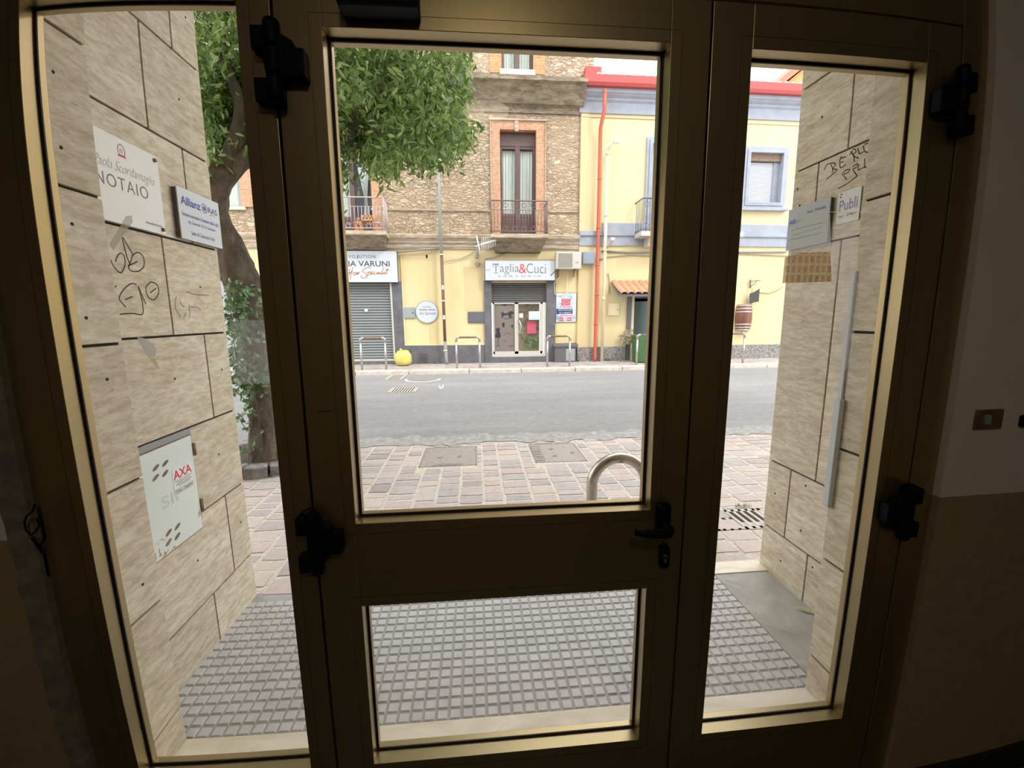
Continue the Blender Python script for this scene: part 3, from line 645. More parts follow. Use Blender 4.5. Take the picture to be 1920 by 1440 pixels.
# ---- plaques on right wall
ip2 = plaque(XR, -1, 2.005, 2.285, 1.90, 2.115, .004, 'insurance_plaque', 'grey blue insurance plaque on the right stone wall, left of the torn white notice', mat('plaque_dull', (.42, .46, .50), .3), stand=.02)
MB().box(XR-.0195, XR-.002, 2.009, 2.281, 1.904, 2.111).build('spacer', mat('plaque_edge2', (.10, .08, .07), .6), ip2)
text('Allianz', 2.225, 2.045, .10, .024, XR-.024, 'xn', MT['blue'], ip2, off=.02, thick=.0006)
text('Studio Associato', 2.09, 2.075, .12, .016, XR-.024, 'xn', MT['inkblack'], ip2, thick=.0006)
for zz in (2.0, 1.975, 1.95): MB().box(XR-.0246, XR-.0241, 2.04, 2.25, zz, zz+.004).build('small_print', MT['ink'], ip2)
ip3 = plaque(XR, -1, 1.855, 1.98, 1.975, 2.122, .003, 'torn_notice', 'small torn white notice with purple letters on the right stone wall', mat('notice_white', (.70, .71, .68), .5), stand=.004)
text('Publi', 1.917, 2.058, .10, .050, XR-.007, 'xn', mat('purple_ink', (.30, .24, .45), .6), ip3, off=.01, thick=.0006)
text('tel  0961', 1.92, 2.01, .095, .012, XR-.007, 'xn', MT['ink'], ip3, thick=.0006)
for yy, zz in ((1.965, 2.10), (1.962, 2.112)): MB().disc((yy, zz), .004, 'x', XR-.009, XR-.007, 10).build('pin', MT['rust'], ip3)
# white cable duct on the edge of the right pilaster
m = MB(); m.box(1.322, 1.343, 1.398, 1.424, .82, 1.24); m.box(1.334, 1.343, 1.408, 1.426, 1.24, 1.70); dk = m.build('cable_duct', MT['duct'], bevel=.002)
tag(dk, 'long thin white plastic cable duct running up the corner of the right pilaster', 'cable duct')
# ---- films, tape and paper remnants stuck on the glass
YG = 1.0582
def sheet(name, px, mt, label, cat, group=None, y=YG):
    m = MB(); P = [F(a, b, y)[[0, 2]] for a, b in px]; m.prism([tuple(p) for p in P], 'y', y, y+.0006)
    return tag(m.build(name, mt), label, cat, group)
sheet('film_sheet', [(1496, 400), (1557, 400), (1559, 462), (1474, 471)], MT['filmgrey'], 'milky grey film rectangle stuck on the right glass pane over the insurance plaque', 'film')
m = mat('reflection_film', (.6, .42, .2), .4); t = NT(m)  # reflected window rows of the yellow building painted into the colour
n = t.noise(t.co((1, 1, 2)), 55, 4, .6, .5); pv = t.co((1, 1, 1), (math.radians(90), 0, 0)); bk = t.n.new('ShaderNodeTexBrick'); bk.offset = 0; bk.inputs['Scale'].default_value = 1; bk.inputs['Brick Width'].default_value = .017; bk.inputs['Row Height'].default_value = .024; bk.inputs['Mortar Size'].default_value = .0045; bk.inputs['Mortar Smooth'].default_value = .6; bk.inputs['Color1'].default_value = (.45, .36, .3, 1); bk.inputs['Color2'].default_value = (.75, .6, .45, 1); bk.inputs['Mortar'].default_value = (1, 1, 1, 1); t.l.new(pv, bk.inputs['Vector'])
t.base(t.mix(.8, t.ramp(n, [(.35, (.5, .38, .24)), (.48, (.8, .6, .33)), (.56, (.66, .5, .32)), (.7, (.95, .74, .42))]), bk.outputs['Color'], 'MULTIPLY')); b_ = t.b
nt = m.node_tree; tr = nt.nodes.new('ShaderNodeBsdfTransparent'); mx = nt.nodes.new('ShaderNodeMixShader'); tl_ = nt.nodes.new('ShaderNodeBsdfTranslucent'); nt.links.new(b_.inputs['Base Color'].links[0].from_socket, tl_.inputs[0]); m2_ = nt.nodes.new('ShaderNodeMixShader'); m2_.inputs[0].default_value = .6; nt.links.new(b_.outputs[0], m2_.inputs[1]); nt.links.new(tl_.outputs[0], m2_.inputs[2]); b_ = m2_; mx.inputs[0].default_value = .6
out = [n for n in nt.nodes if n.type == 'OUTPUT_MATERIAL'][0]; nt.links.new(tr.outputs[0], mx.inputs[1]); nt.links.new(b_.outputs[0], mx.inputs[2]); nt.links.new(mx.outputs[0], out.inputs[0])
sheet('reflection_sheet', [(1472, 483), (1500, 474), (1557, 472), (1560, 528), (1467, 531)], m, 'amber sheet with painted building reflection on the right glass pane below the milky film', 'film')
sheet('film_strip', [(1561, 416), (1608, 416), (1610, 530), (1561, 530)], MT['film'], 'clear film strip under the torn notice on the right glass pane', 'film', 'clear film strips on the glass')
sheet('film_strip', [(1572, 531), (1608, 531), (1598, 690), (1562, 700)], MT['film'], 'clear film strip hanging lower on the right glass pane', 'film')
sheet('film_sheet', [(430, 600), (503, 600), (508, 717), (442, 722)], MT['film'], 'clear milky film rectangle stuck on the left glass pane in front of the tree', 'film')
for w_, q, lb in ((.0016, ((1380, 394), (1440, 395), (1500, 393), (1560, 397), (1610, 397), (1652, 398)), 'long thin yellowed tape edge across the right glass pane at plaque height'),
                  (.0012, ((1483, 174), (1510, 175), (1530, 177)), 'short tape edge near the top left of the right glass pane'),
                  (.0012, ((1587, 180), (1620, 182), (1648, 184)), 'short tape edge near the top right of the right glass pane'),
                  (.001, ((1670, 195), (1664, 290), (1656, 366)), 'vertical thin tape edge near the right side of the right glass pane')):
    m = MB(); ribbon(m, [F(a, b, YG)[[0, 2]] for a, b in q], w_, 'y', YG+.0003); tag(m.build('tape_edge', MT['tape'], fix=False), lb, 'tape')
def scrap(px, label, group, mt=None, name='tape_remnant'):
    m = MB(); P = [F(a, b, 1.0518)[[0, 2]] for a, b in px]; m.prism([tuple(p) for p in P], 'y', 1.0514, 1.0522); tag(m.build(name, mt or MT['tape']), label, 'tape', group)
scrap([(236, 405), (246, 404), (248, 416), (226, 448), (212, 470), (204, 458), (220, 432)], 'long greenish tape remnant stuck on the left glass over the notary plaque', None, film('tape_green', (.7, .72, .6), .4))
scrap([(256, 631), (270, 634), (288, 645), (292, 655), (290, 668), (278, 672), (268, 655)], 'curled white paper scrap stuck on the left glass above the hatch', None, film('scrap_paper', (.8, .8, .85), .45), 'paper_scrap')
scrap([(280, 672), (291, 672), (299, 692), (292, 690)], 'small pale tape tail just below the curled white paper scrap', None)
scrap([(1512, 236), (1524, 232), (1527, 240), (1518, 243)], 'tiny white tape fleck on the right glass, above the black scrawl', None)
scrap([(1616, 378), (1626, 376), (1630, 384), (1618, 388)], 'torn yellow tape corner right of the small white notice', None)
# weeds, fallen leaf, cover by the right corner
m = MB(); p = G(1500, 1142); pts = [(0, 0), (.02, .012), (.055, .014), (.09, .002), (.055, -.01), (.02, -.012)]
m.add([(p[0]+a*.9-b*.3-.02, p[1]-a*.7+b, .006+.004*math.sin(a*60)) for a, b in pts], [(0, 1, 2, 3, 4, 5)]); tag(m.build('fallen_leaf', mat('dry_leaf', (.42, .42, .12), .6), fix=False), 'yellow green fallen leaf on the bare concrete at the foot of the right wall', 'leaf')
def manhole(x0, x1, y0, y1, z, name, label, style, group=None):
    root = thing(name, label, 'manhole cover' if 'man' in name else 'drain grate', ((x0+x1)/2, (y0+y1)/2, z)); gm = MT['kerb'] if style == 'grate' else MT['iron']
    if style == 'ridge':
        MB().box(x0, x1, y0, y1, z-.03, z-.006).build('plate', MT['iron'], root)
        m = MB(); k = 0; s = .028; L = x1-x0; D = y1-y0
        c = -D
        while c < L:
            a0 = max(0, c); a1 = min(L, c+D)
            if a1-a0 > .03:
                p0 = (x0+a0, y0+(a0-c)); p1 = (x0+a1, y0+(a1-c)); d = .006
                m.add([(p0[0]-d, p0[1]+d, z-.0062), (p0[0]+d, p0[1]-d, z-.0062), (p1[0]+d, p1[1]-d, z-.0062), (p1[0]-d, p1[1]+d, z-.0062), (p0[0]-d*.5, p0[1]+d*.5, z), (p0[0]+d*.5, p0[1]-d*.5, z), (p1[0]+d*.5, p1[1]-d*.5, z), (p1[0]-d*.5, p1[1]+d*.5, z)],
                      [(4, 5, 6, 7), (0, 1, 5, 4), (1, 2, 6, 5), (2, 3, 7, 6), (3, 0, 4, 7)])
            c += s
        m.build('ridges', MT['iron'], root)
        MB().ring(x0+.01, x1-.01, y0+.01, y1-.01, .012, 0, 1).build
        r = MB(); r.box(x0, x1, y0, y0+.012, z-.01, z+.002); r.box(x0, x1, y1-.012, y1, z-.01, z+.002); r.box(x0, x0+.012, y0, y1, z-.01, z+.002); r.box(x1-.012, x1, y0, y1, z-.01, z+.002); r.build('rim', MT['iron'], root)
    else:
        r = MB(); r.box(x0, x1, y0, y0+.03, z-.03, z+.004); r.box(x0, x1, y1-.03, y1, z-.03, z+.004); r.box(x0, x0+.03, y0, y1, z-.03, z+.004); r.box(x1-.03, x1, y0, y1, z-.03, z+.004)
        n = max(5, int((x1-x0)/.055))
        for i in range(1, n): xx = x0+(x1-x0)*i/n; r.box(xx-.012, xx+.012, y0, y1, z-.03, z+.004)
        r.build('bars', gm, root); MB().box(x0+.01, x1-.01, y0+.01, y1-.01, z-.04, z+.0015).build('sump', MT['joint'], root)
    return root
a = manhole(-.63, -.02, 4.28, 4.94, -.002, 'manhole_cover', 'left square ridged iron manhole cover in the near paving', 'ridge')
for dx in (.2, .42):
    MB().disc((-.63+dx, 4.58), .028, 'z', -.004, .003, 16).build('lifting_eye', MT['steel'], a)
r_ = MB(); r_.box(-.5, -.16, 4.29, 4.35, -.004, .001); r_.build('name_strip', MT['iron'], a); text('TELECOM', -.33, 4.32, .3, .045, .001, 'z', MT['steel'], a, 'raised_letters', thick=.002)
a = manhole(.61, 1.18, 4.28, 4.94, -.002, 'manhole_cover', 'right square ridged iron manhole cover in the near paving, behind the steel hoop', 'ridge')
for dx, dy in ((.25, .45), (.25, .2), (.47, .3)): MB().disc((.61+dx, 4.28+dy), .026, 'z', -.004, .003, 16).build('lifting_eye', MT['steel'], a)
r_ = MB(); r_.box(.625, .73, 4.33, 4.88, -.004, .001); r_.build('name_strip', MT['iron'], a)
for i in range(3): MB().box(.64+.0, .715, 4.45+i*.09, 4.47+i*.09, .001, .004).build('raised_bar', MT['steel'], a)
manhole(-2.33, -1.93, 10.75, 11.66, .0, 'drain_grate', 'iron street drain grate against the far kerb', 'grate')
manhole(-1.88, -1.32, 8.85, 9.5, .0, 'drain_grate', 'worn shallow drain grate in the middle of the asphalt road', 'grate')
root = thing('round_manhole', 'round manhole with white paint arc near the far kerb', 'manhole cover', (-1.37, 10.72, 0))
MB().disc((-1.37, 10.75), .36, 'z', -.02, .006, 32).build('lid', MT['iron'], root)
m = MB(); pts = [(-1.37+.42*math.cos(a), 10.72+.46*math.sin(a)) for a in np.linspace(math.pi*.97, math.pi*2.03, 14)]; ribbon(m, pts, .07, 'z', .004); m.build('painted_arc', MT['white'], root, fix=False)
m = MB(); pts = [G(a, b)[:2] for a, b in ((823, 724), (826, 729), (829, 726), (831, 722))]; ribbon(m, pts, .03, 'z', .004); tag(m.build('paint_fleck', MT['white'], fix=False), 'small white paint tick on the asphalt right of the worn drain', 'paint mark')
x0, y0 = G(1398, 962)[:2]; 
manhole(1.72, 2.25, 2.72, 3.02, -.001, 'drain_grate', 'pale grate in the paving at the right wall corner with weeds beside it', 'grate')
m = MB()
for i in range(60):
    p = G(1383+random.uniform(-4, 26)*1.0, 950+random.uniform(-4, 4)); h_ = random.uniform(.012, .035); a = random.uniform(0, 6.28); d = .01
    m.add([(p[0], p[1], -.01), (p[0]+.006*math.cos(a), p[1]+.006*math.sin(a), -.01), (p[0]+d*math.cos(a+1), p[1]+d*math.sin(a+1), h_)], [(0, 1, 2)])
tag(m.build('weed_tuft', MT['ivy'], fix=False), 'low green weed tuft growing in the paving joint by the right wall corner', 'weeds')
# steel hoop near the door
hp = MB(); Y = 2.62; X0 = F(1110, 900, Y)[0]; zt = F(1165, 858, Y)[2]; X1 = X0+.37; r = .185; P = [(X0, Y, -.02), (X0, Y, .2)]
for a in np.linspace(0, math.pi/2, 9): P.append((X0+r-r*math.cos(a), Y, zt-r+r*math.sin(a)))
for a in np.linspace(0, math.pi/2, 9): P.append((X1-r+r*math.sin(a), Y+.0, zt-r+r*math.cos(a)))
P += [(X1, Y, .2), (X1, Y, -.02)]
hr = thing('bollard_hoop', 'thick rounded steel hoop bollard on the near paving just outside the door', 'bollard', (X0+.185, Y, 0))
hp.tube(P, .0365, 20); hp.build('hoop', MT['hoopsteel'], hr)
for xx in (X0, X1): MB().lathe([(.06, -.012), (.06, .006), (.034, .010)], (xx, Y, 0), 20).build('base_flange', MT['hoopsteel'], hr)
# ================================================================== FACADE ACROSS THE STREET
YF, YY = 13.4, 13.35
XB = float(F(1085, 440)[0])          # border between the two buildings
XT = float(F(1114, 120)[0])
ZL = float(F(900, 466)[2])           # top of the ground floor plaster
grow = lambda h: (h[0]-.012, h[1]+.012, h[2]-.012, h[3]+.012)
stone = thing('stone_building', 'old rubble stone building with brick window surrounds and a yellow ground floor across the street', 'building', (-4, YF, 0))
hC = R(938, 245, 1005, 440); hL = R(640, 272, 697, 440); hT = R(940, 50, 1000, 131); hF = R(388, 240, 447, 388)
hC = (hC[0], hC[1], F(970, 440)[2], hC[3]); hL = (float(F(637, 350)[0])-.3, hL[1], F(670, 440)[2], hL[3])
zsp = float(F(1150, 150)[2])+.1; MB().holes(-14, XB-.003, ZL+.25, zsp, [grow(h) for h in (hC, hL, hF)], YF, YF+.35).holes(-14, XT, zsp, 12.5, [grow(hT)], YF, YF+.35).build('stone_wall', MT['rubble'], stone)
hS = R(585, 530, 737, 676); hS = (hS[0], hS[1], .22, hS[3]); hD = R(922, 530, 1025, 668)
hAr = (F(380, 600)[0]-1.2, F(480, 600)[0]-.05, .1, F(450, 515)[2])
MB().holes(-14, XB, 0, ZL+.25, [hS, hD, (hAr[0], hAr[1], .1, hAr[3])], YF, YF+.35).build('ground_floor_plaster', MT['yel'], stone)
# grey render: base strip, pilasters of the shops
m = MB(); zb = F(830, 647)[2]
bx0 = F(757, 600)[0]; bx1 = F(908, 600)[0]
m.box(-6.0, hS[0], YF-.03, YF, .09, F(600, 526)[2]); m.box(hS[1], bx0, YF-.03, YF, .09, F(745, 528)[2]); m.box(bx0, bx1, YF-.03, YF, .09, zb)
m.box(bx1, hD[0], YF-.06, YF, .09, F(915, 526)[2]); m.box(hD[1], F(1041, 600)[0], YF-.06, YF, .09, F(1033, 526)[2]); m.box(hD[0], hD[1], YF-.06, YF+.02, .09, hD[2])
m.box(F(1041, 600)[0], XB, YF-.03, YF, .09, F(1060, 643)[2]); m.box(hS[0], hS[1], YF-.03, YF+.02, .09, hS[2])
m.build('grey_base', MT['greybase'], stone)
m = MB(); m.box(bx0, bx0+.035, YF-.035, YF, zb, F(750, 480)[2]); m.box(bx0+.03, bx1, YF-.035, YF, zb, zb+.04); m.box(bx0, bx0+.0, YF, YF, 0, 0); m.build('pale_edging', MT['yel2'], stone)
# darker painted patches of plaster
m = MB()
for q in ((870, 500, 905, 583), (802, 478, 820, 646), (757, 478, 802, 484)):
    a = R(*q); m.box(a[0], a[1], YF-.004, YF, a[2], a[3])
m.build('plaster_patch', MT['yel3'], stone)
# ledge between floors
m = MB(); z4, z3, z2, z1 = (F(830, v)[2] for v in (441, 447, 456, 470)); z1 = ZL-.02
prof = [(0, z1), (-.05, z1), (-.06, z2-.06), (-.10, z2), (-.10, z2+.04), (-.17, z3-.02), (-.19, z4-.03), (-.17, z4), (0, z4+.01)]
m.prism([(YF+a, b) for a, b in prof], 'x', -14, XB); m.build('ledge_moulding', MT['ledge'], stone)
m = MB(); zc = F(830, 393)[2]; m.prism([(YF, zc-.07), (YF-.05, zc-.05), (YF-.06, zc), (YF, zc+.01)], 'x', -3.0, float(F(922, 393)[0]))
m.prism([(YF, zc-.07), (YF-.05, zc-.05), (YF-.06, zc), (YF, zc+.01)], 'x', float(F(1028, 393)[0]), XB-.05); m.build('string_course', MT['ledge'], stone)
# top cornice
za, zb2, zc2, zd = F(1000, 141, 12.8)[2], F(1000, 152, 12.9)[2], F(1000, 186)[2], F(1000, 214)[2]
XC = float(F(1103, 143, 12.8)[0])
m = MB(); m.prism([(YF+.1, za+.02), (YF-.62, za), (YF-.62, za-.12), (YF-.5, za-.16), (YF-.36, zb2-.22), (YF-.2, zb2-.45), (YF-.12, zc2+.12), (YF-.12, zc2), (YF-.22, zc2-.06), (YF-.22, zc2-.16), (YF-.06, zc2-.25), (YF-.06, zd), (YF+.1, zd-.02)], 'x', -14, XC)
m.build('cornice', MT['wstone'], stone)
# window surrounds
def surround(h, w, top, par, mt, key=True, y=YF):
    m = MB(); z0, z1 = h[2], h[3]
    m.box(h[0]-w, h[0], y-.05, y+.12, z0, z1+top); m.box(h[1], h[1]+w, y-.05, y+.12, z0, z1+top); m.box(h[0], h[1], y-.05, y+.12, z1, z1+top)
    o = m.build('window_surround', mt, par)
    e = MB(); e.box(h[0]-w-.03, h[0]-w, y-.08, y+.02, z0, z1+top+.03); e.box(h[1]+w, h[1]+w+.03, y-.08, y+.02, z0, z1+top+.03); e.box(h[0]-w-.05, h[1]+w+.05, y-.1, y+.02, z1+top, z1+top+.05)
    if key: cx = (h[0]+h[1])/2-.05; e.box(cx-.05, cx+.06, y-.08, y+.02, z1-.04, z1+top)
    e.build('surround_moulding', MT['ledge'], par); return o
def french(h, par, leaves=2, ztr=None, panel=.0, y=YF, frame='brownframe', curtain=True, tied=False):
    """tall glazed window; panel = height of solid bottom panel; ztr = height of blind box at the top"""
    x0, x1, z0, z1 = h; yy = y+.2
    w = thing('window', None, None, ((x0+x1)/2, yy, z0)) if False else None
    f = MB(); t_ = ztr or 0
    f.box(x0, x1, yy-.04, yy+.10, z1-t_, z1) if t_ else None
    f.ring(x0+.07, x1-.07, z0+.05, z1-t_-.07, .07, yy-.02, yy+.05)
    wdt = (x1-x0)/leaves
    for i in range(1, leaves): f.box(x0+wdt*i-.07, x0+wdt*i+.07, yy-.035, yy+.05, z0, z1-t_)
    if panel: f.box(x0+.05, x1-.05, yy, yy+.04, z0, z0+panel); f.box(x0+.05, x1-.05, yy-.01, yy+.04, z0+panel, z0+panel+.09)
    fo = f.build('window_frame', MT[frame], par)
    for i in range(leaves):
        a, b = x0+wdt*i+.07, x0+wdt*(i+1)-.07
        MB().box(a, b, yy+.02, yy+.028, z0+panel+.05, z1-t_-.06).build('window_pane', MT['glass'], fo)
        c = MB(); n = 40; zt_, zb_ = z1-t_-.08, z0+panel+.07; vs = []; N = 10
        for kz in range(N+1):
            f_ = kz/N; z = zt_+(zb_-zt_)*f_
            for k in range(n+1):
                u = k/n
                if tied and i == leaves-1:
                    wd = 1-.86*min(1, f_/.72) if f_ < .72 else .14+.2*(f_-.72)/.28*1.4; uc = .62; xx = a+(b-a)*(uc+(u-uc)*wd)
                else: xx = a+(b-a)*u
                vs.append((xx, yy+.12+.018*math.sin(u*30+i+1.5*f_), z))
        if tied and i == leaves-1: zk = 1
        c.add(vs, [(r*(n+1)+k, r*(n+1)+k+1, (r+1)*(n+1)+k+1, (r+1)*(n+1)+k) for r in range(N) for k in range(n)], True)
        if curtain: c.build('curtain', MT['curtain'], fo, fix=False)
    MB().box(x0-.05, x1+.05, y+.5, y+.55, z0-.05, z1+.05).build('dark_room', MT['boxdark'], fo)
    return fo
surround(hC, .26, .24, stone, MT['brick']); french(hC, stone, 2, .38, .55)
surround(hL, .28, .24, stone, MT['brick']); french(hL, stone, 2, 0, .45, tied=True)
m = MB(); aT = R(918, 60, 940, 132); bT = R(1000, 60, 1022, 133); m.box(aT[0], hT[0], YF-.02, YF+.1, hT[2]-.1, 11.5); m.box(hT[1], bT[1], YF-.02, YF+.1, hT[2]-.1, 11.5); m.build('window_surround', MT['brickred'], stone)
MB().box(hT[0]-.05, hT[1]+.05, YF-.05, YF+.15, hT[2]-.16, hT[2]).build('window_sill', MT['creampipe'], stone)
french(hT, stone, 2, 0, 0)
surround(hF, .5, .2, stone, MT['brick'], key=False); french(hF, stone, 1, 0, 0); MB().box(hF[0]-.05, hF[1]+.1, YF-.08, YF+.1, hF[2]-.08, hF[2]).build('window_sill', MT['creampipe'], stone)
# balconies
def balcony(px0, px1, zr, zs, proj, par, rail, brackets=True, scrolls='both', nbar=15):
    y0 = YF-proj; x0, x1 = float(F(px0, zs, y0)[0]), float(F(px1, zs, y0)[0]); z0 = float(F((px0+px1)/2, zs, y0)[2]); z1 = float(F((px0+px1)/2, zr, y0)[2])
    root = MB().prism([(y0, z0-.11), (y0, z0-.02), (y0+.03, z0), (YF, z0), (YF, z0-.16), (y0+.05, z0-.13)], 'x', x0-.03, x1+.03).build('balcony_slab', MT['ledge'], par)
    if brackets:
        xm_, ww = (x0+x1)/2, (x1-x0)/2; m = MB(); vs = [(xm_+sx*ww*k_, yy, zz) for k_, yy, zz in ((.98, y0+.06, z0-.13), (.98, YF, z0-.16), (.84, YF, z0-.48), (.84, YF-.22, z0-.46)) for sx in (-1, 1)]
        m.add(vs, [(0, 1, 3, 2), (2, 3, 5, 4), (4, 5, 7, 6), (6, 7, 1, 0), (0, 2, 4, 6), (1, 3, 5, 7)]); m.build('corbel', MT['wstone'], root)
    m = MB(); r = .014
    m.tube([(x0, YF, z1), (x0, y0, z1), (x1, y0, z1), (x1, YF, z1)], .02, 6); m.tube([(x0, YF, z0+.06), (x0, y0, z0+.06), (x1, y0, z0+.06), (x1, YF, z0+.06)], .014, 6)
    for xx in (x0, x1):
        for yy in (y0, (y0+YF)/2): m.cyl((xx, yy, z0), (xx, yy, z1), .016, 6)
    hgt = z1-z0; zu = z1-hgt*.28; zl = z0+hgt*.25
    m.tube([(x0, y0, zu), (x1, y0, zu)], .008, 5)
    for i in range(1, nbar):
        xx = x0+(x1-x0)*i/nbar; m.cyl((xx, y0, zl), (xx, y0, zu), .009, 5)
    for side_x in (x0, x1):
        for k in range(1, 4): yy = y0+(YF-y0)*k/4; m.cyl((side_x, yy, z0), (side_x, yy, z1), .009, 5)
    n = max(3, int((x1-x0)/.24)); wd = (x1-x0)/n
    for i in range(n):
        cx = x0+wd*(i+.5)
        for (zz, rr, sg) in ((z0+hgt*.15, .085, 1), (z1-hgt*.14, .085, -1)):
            if scrolls != 'both' and sg < 0: continue
            P = [(cx+rr*1.1*math.cos(a)*(1-t_*.55), y0, zz+sg*(-.01)+rr*math.sin(a)*(1-t_*.55)) for t_, a in ((k/16, k/16*2*math.pi*1.25+(.4 if sg > 0 else 2.0)) for k in range(17))]
            m.tube(P, .009, 5)
    m.build('railing', MT[rail], root); return root, (x0, x1, y0, z0, z1)
balcony(922, 1026, 377, 438, .62, stone, 'railing', nbar=18)
bl, bi = balcony(625, 722, 370, 432, .62, stone, 'palerail', scrolls='low', nbar=14)
# wooden chair and pots on the left balcony
cx0, cx1, cz0, cz1 = R(678, 402, 702, 434, 13.1); ch = thing('balcony_chair', 'small orange wooden chair standing on the left balcony', 'chair', ((cx0+cx1)/2, 13.1, bi[3]))
for xx in (cx0, cx1):
    for yy, zt_ in ((13.0, cz0+.30), (13.2, cz1)): MB().box(xx-.02, xx+.02, yy-.02, yy+.02, bi[3]+.001, zt_).build('leg', MT['wood'], ch)
MB().box(cx0-.02, cx1+.02, 12.98, 13.22, cz0+.27, cz0+.31).build('seat', MT['wood'], ch)
m = MB(); [m.box(cx0, cx1, 13.19, 13.21, z, z+.05) for z in (cz1-.06, cz1-.2)]; [m.box(cx0+(cx1-cx0)*k/4-.015, cx0+(cx1-cx0)*k/4+.015, 13.19, 13.21, cz0+.31, cz1) for k in (1, 2, 3)]; m.build('backrest', MT['wood'], ch)
for px_, s_, lb, mt_ in ((709, .11, 'pink plastic flower pot on the left balcony beside the wooden chair', MT['pink']), (670, .09, 'low terracotta pot at the left foot of the wooden chair on the balcony', MT['tileroof'])):
    p = F(px_, 430, 12.89); q = thing('flower_pot', lb, 'pot', (p[0], 12.89, bi[3]))
    MB().lathe([(s_*.7, bi[3]+.001), (s_, bi[3]+.2), (s_*1.1, bi[3]+.2), (s_*1.1, bi[3]+.23), (s_*.9, bi[3]+.23), (s_*.8, bi[3]+.15), (0, bi[3]+.15)], (p[0], 12.89, 0), 16).build('pot', mt_, q)
    m = MB(); 
    for i in range(14): a = random.uniform(0, 6.28); e = random.uniform(.02, .1); b = (p[0]+e*math.cos(a), 12.89+e*math.sin(a), bi[3]+.26+random.uniform(0, .12)); m.add([(p[0], 12.89, bi[3]+.15), (b[0]+.015, b[1], b[2]), b], [(0, 1, 2)])
    m.build('plant_stems', MT['straw'], q, fix=False)
# left roller shutter shop
m = MB(); z = hS[2]; 
vs = []; prof = []; k = 0; n = int((hS[3]-hS[2])/.082)
for i in range(n+1):
    zz = hS[2]+i*(hS[3]-hS[2])/n; prof += [(YF+.10, zz), (YF+.085, zz+.03), (YF+.10, zz+.06), (YF+.125, zz+.072)]
prof += [(YF+.2, hS[3]+.1), (YF+.2, hS[2])]
m.prism(prof, 'x', hS[0], hS[1]); sh = m.build('roller_shutter', MT['shutter'], stone)
m = MB(); m.box(hS[0], hS[1], YF-.01, YF+.09, hS[2]-.02, hS[2]+.05); m.box(hS[1]-.03, hS[1]+.02, YF-.035, YF+.1, hS[2], hS[3]); m.build('shutter_rail', MT['acw'], sh)
p = F(686, 582); MB().disc((p[0], p[2]), .05, 'y', YF+.05, YF+.09, 18).build('shutter_lock', MT['white'], sh)
# arched opening far left with pale stone rim
ax, az, ar = float(F(425, 545)[0]), float(F(425, 545)[2]), 62*13.4/787*.93; ax1 = ax
m = MB(); P = [(ax+ar*math.cos(a), az+ar*math.sin(a)) for a in np.linspace(math.pi, 0, 24)]; Q = [(ax+(ar-.28)*math.cos(a), az+(ar-.28)*math.sin(a)) for a in np.linspace(0, math.pi, 24)]
m.prism([(P[0][0], .1)]+P+[(P[-1][0], .1), (Q[0][0], .1)]+Q+[(Q[-1][0], .1)], 'y', YF-.05, YF+.1); m.build('arch_rim', MT['ledge'], stone)
m = MB(); m.prism([(Q[0][0], .1)]+Q+[(Q[-1][0], .1)], 'y', YF-.012, YF+.0); m.build('arch_shutter', MT['boxgrey'], stone)
# tailor shop front: half shutter, white frame, film covered panes
sf = thing('shop_front', None, None, (0, 0, 0)) if False else None
zsh = F(973, 567)[2]; prof = []; n = 9
for i in range(n):
    zz = zsh+i*(hD[3]-zsh)/n; hh = (hD[3]-zsh)/n; prof += [(YF+.06, zz), (YF+.045, zz+hh*.4), (YF+.06, zz+hh*.75), (YF+.085, zz+hh*.9)]
prof += [(YF+.14, hD[3]+.1), (YF+.14, zsh)]
MB().prism(prof, 'x', hD[0], hD[1]).build('roller_shutter', MT['shutdark'], stone)
fr = MB(); dx0, dx1 = hD[0]+.03, hD[1]-.03; zs, zt = hD[2]+.12, zsh; xm = F(968, 620)[0]
fr.box(dx0, dx1, YF-.04, YF+.1, hD[2], zs-.03); fr.box(dx0, dx0+.05, YF+.0, YF+.1, zs-.03, zt); fr.box(dx1-.16, dx1-.06, YF+.0, YF+.1, zs-.03, zt); fr.box(dx1-.03, dx1+.01, YF-.02, YF+.1, zs-.03, zt)
fr.box(xm-.05, xm+.07, YF+.0, YF+.1, zs-.03, zt); fr.box(dx0, dx1-.1, YF+.0, YF+.1, zs-.06, zs+.05); fr.box(dx0, dx1-.1, YF+.0, YF+.1, zt-.04, zt)
fro = fr.build('shop_frame', MT['acw'], stone)
lx0, lx1 = dx0+.05, xm-.05
lp = MB().box(lx0, lx1, YF+.04, YF+.05, zs+.05, zt-.04).build('covered_pane', mat('brown_film', (.205, .175, .165), .35), fro)
def P8(a, b): return F(880+a/5.3333, 420+b/5.3333)[[0, 2]]
def sil(polys, strokes=(), w=.018, name='printed_figure', mt='inkblack'):
    m = MB()
    for pl in polys: m.prism([tuple(P8(a, b)) for a, b in pl], 'y', YF+.036, YF+.0395)
    for st in strokes: ribbon(m, [P8(a, b) for a, b in st], w, 'y', YF+.038)
    return m.build(name, MT[mt], fro, fix=False)
sil([[(275, 1040), (290, 1032), (305, 1045), (303, 1075), (314, 1110), (310, 1135), (262, 1135), (258, 1110), (272, 1078), (262, 1050)]], [[(287, 1135), (287, 1210)], [(268, 1222), (287, 1208), (307, 1222)]])      # dress form
sil([[(322, 880), (335, 875), (345, 890), (385, 888), (405, 868), (440, 870), (442, 895), (425, 900), (420, 925), (440, 935), (400, 942), (398, 915), (380, 905), (345, 912), (330, 935), (322, 935)]], [[(345, 940), (370, 945), (400, 940)]])   # sewing machine
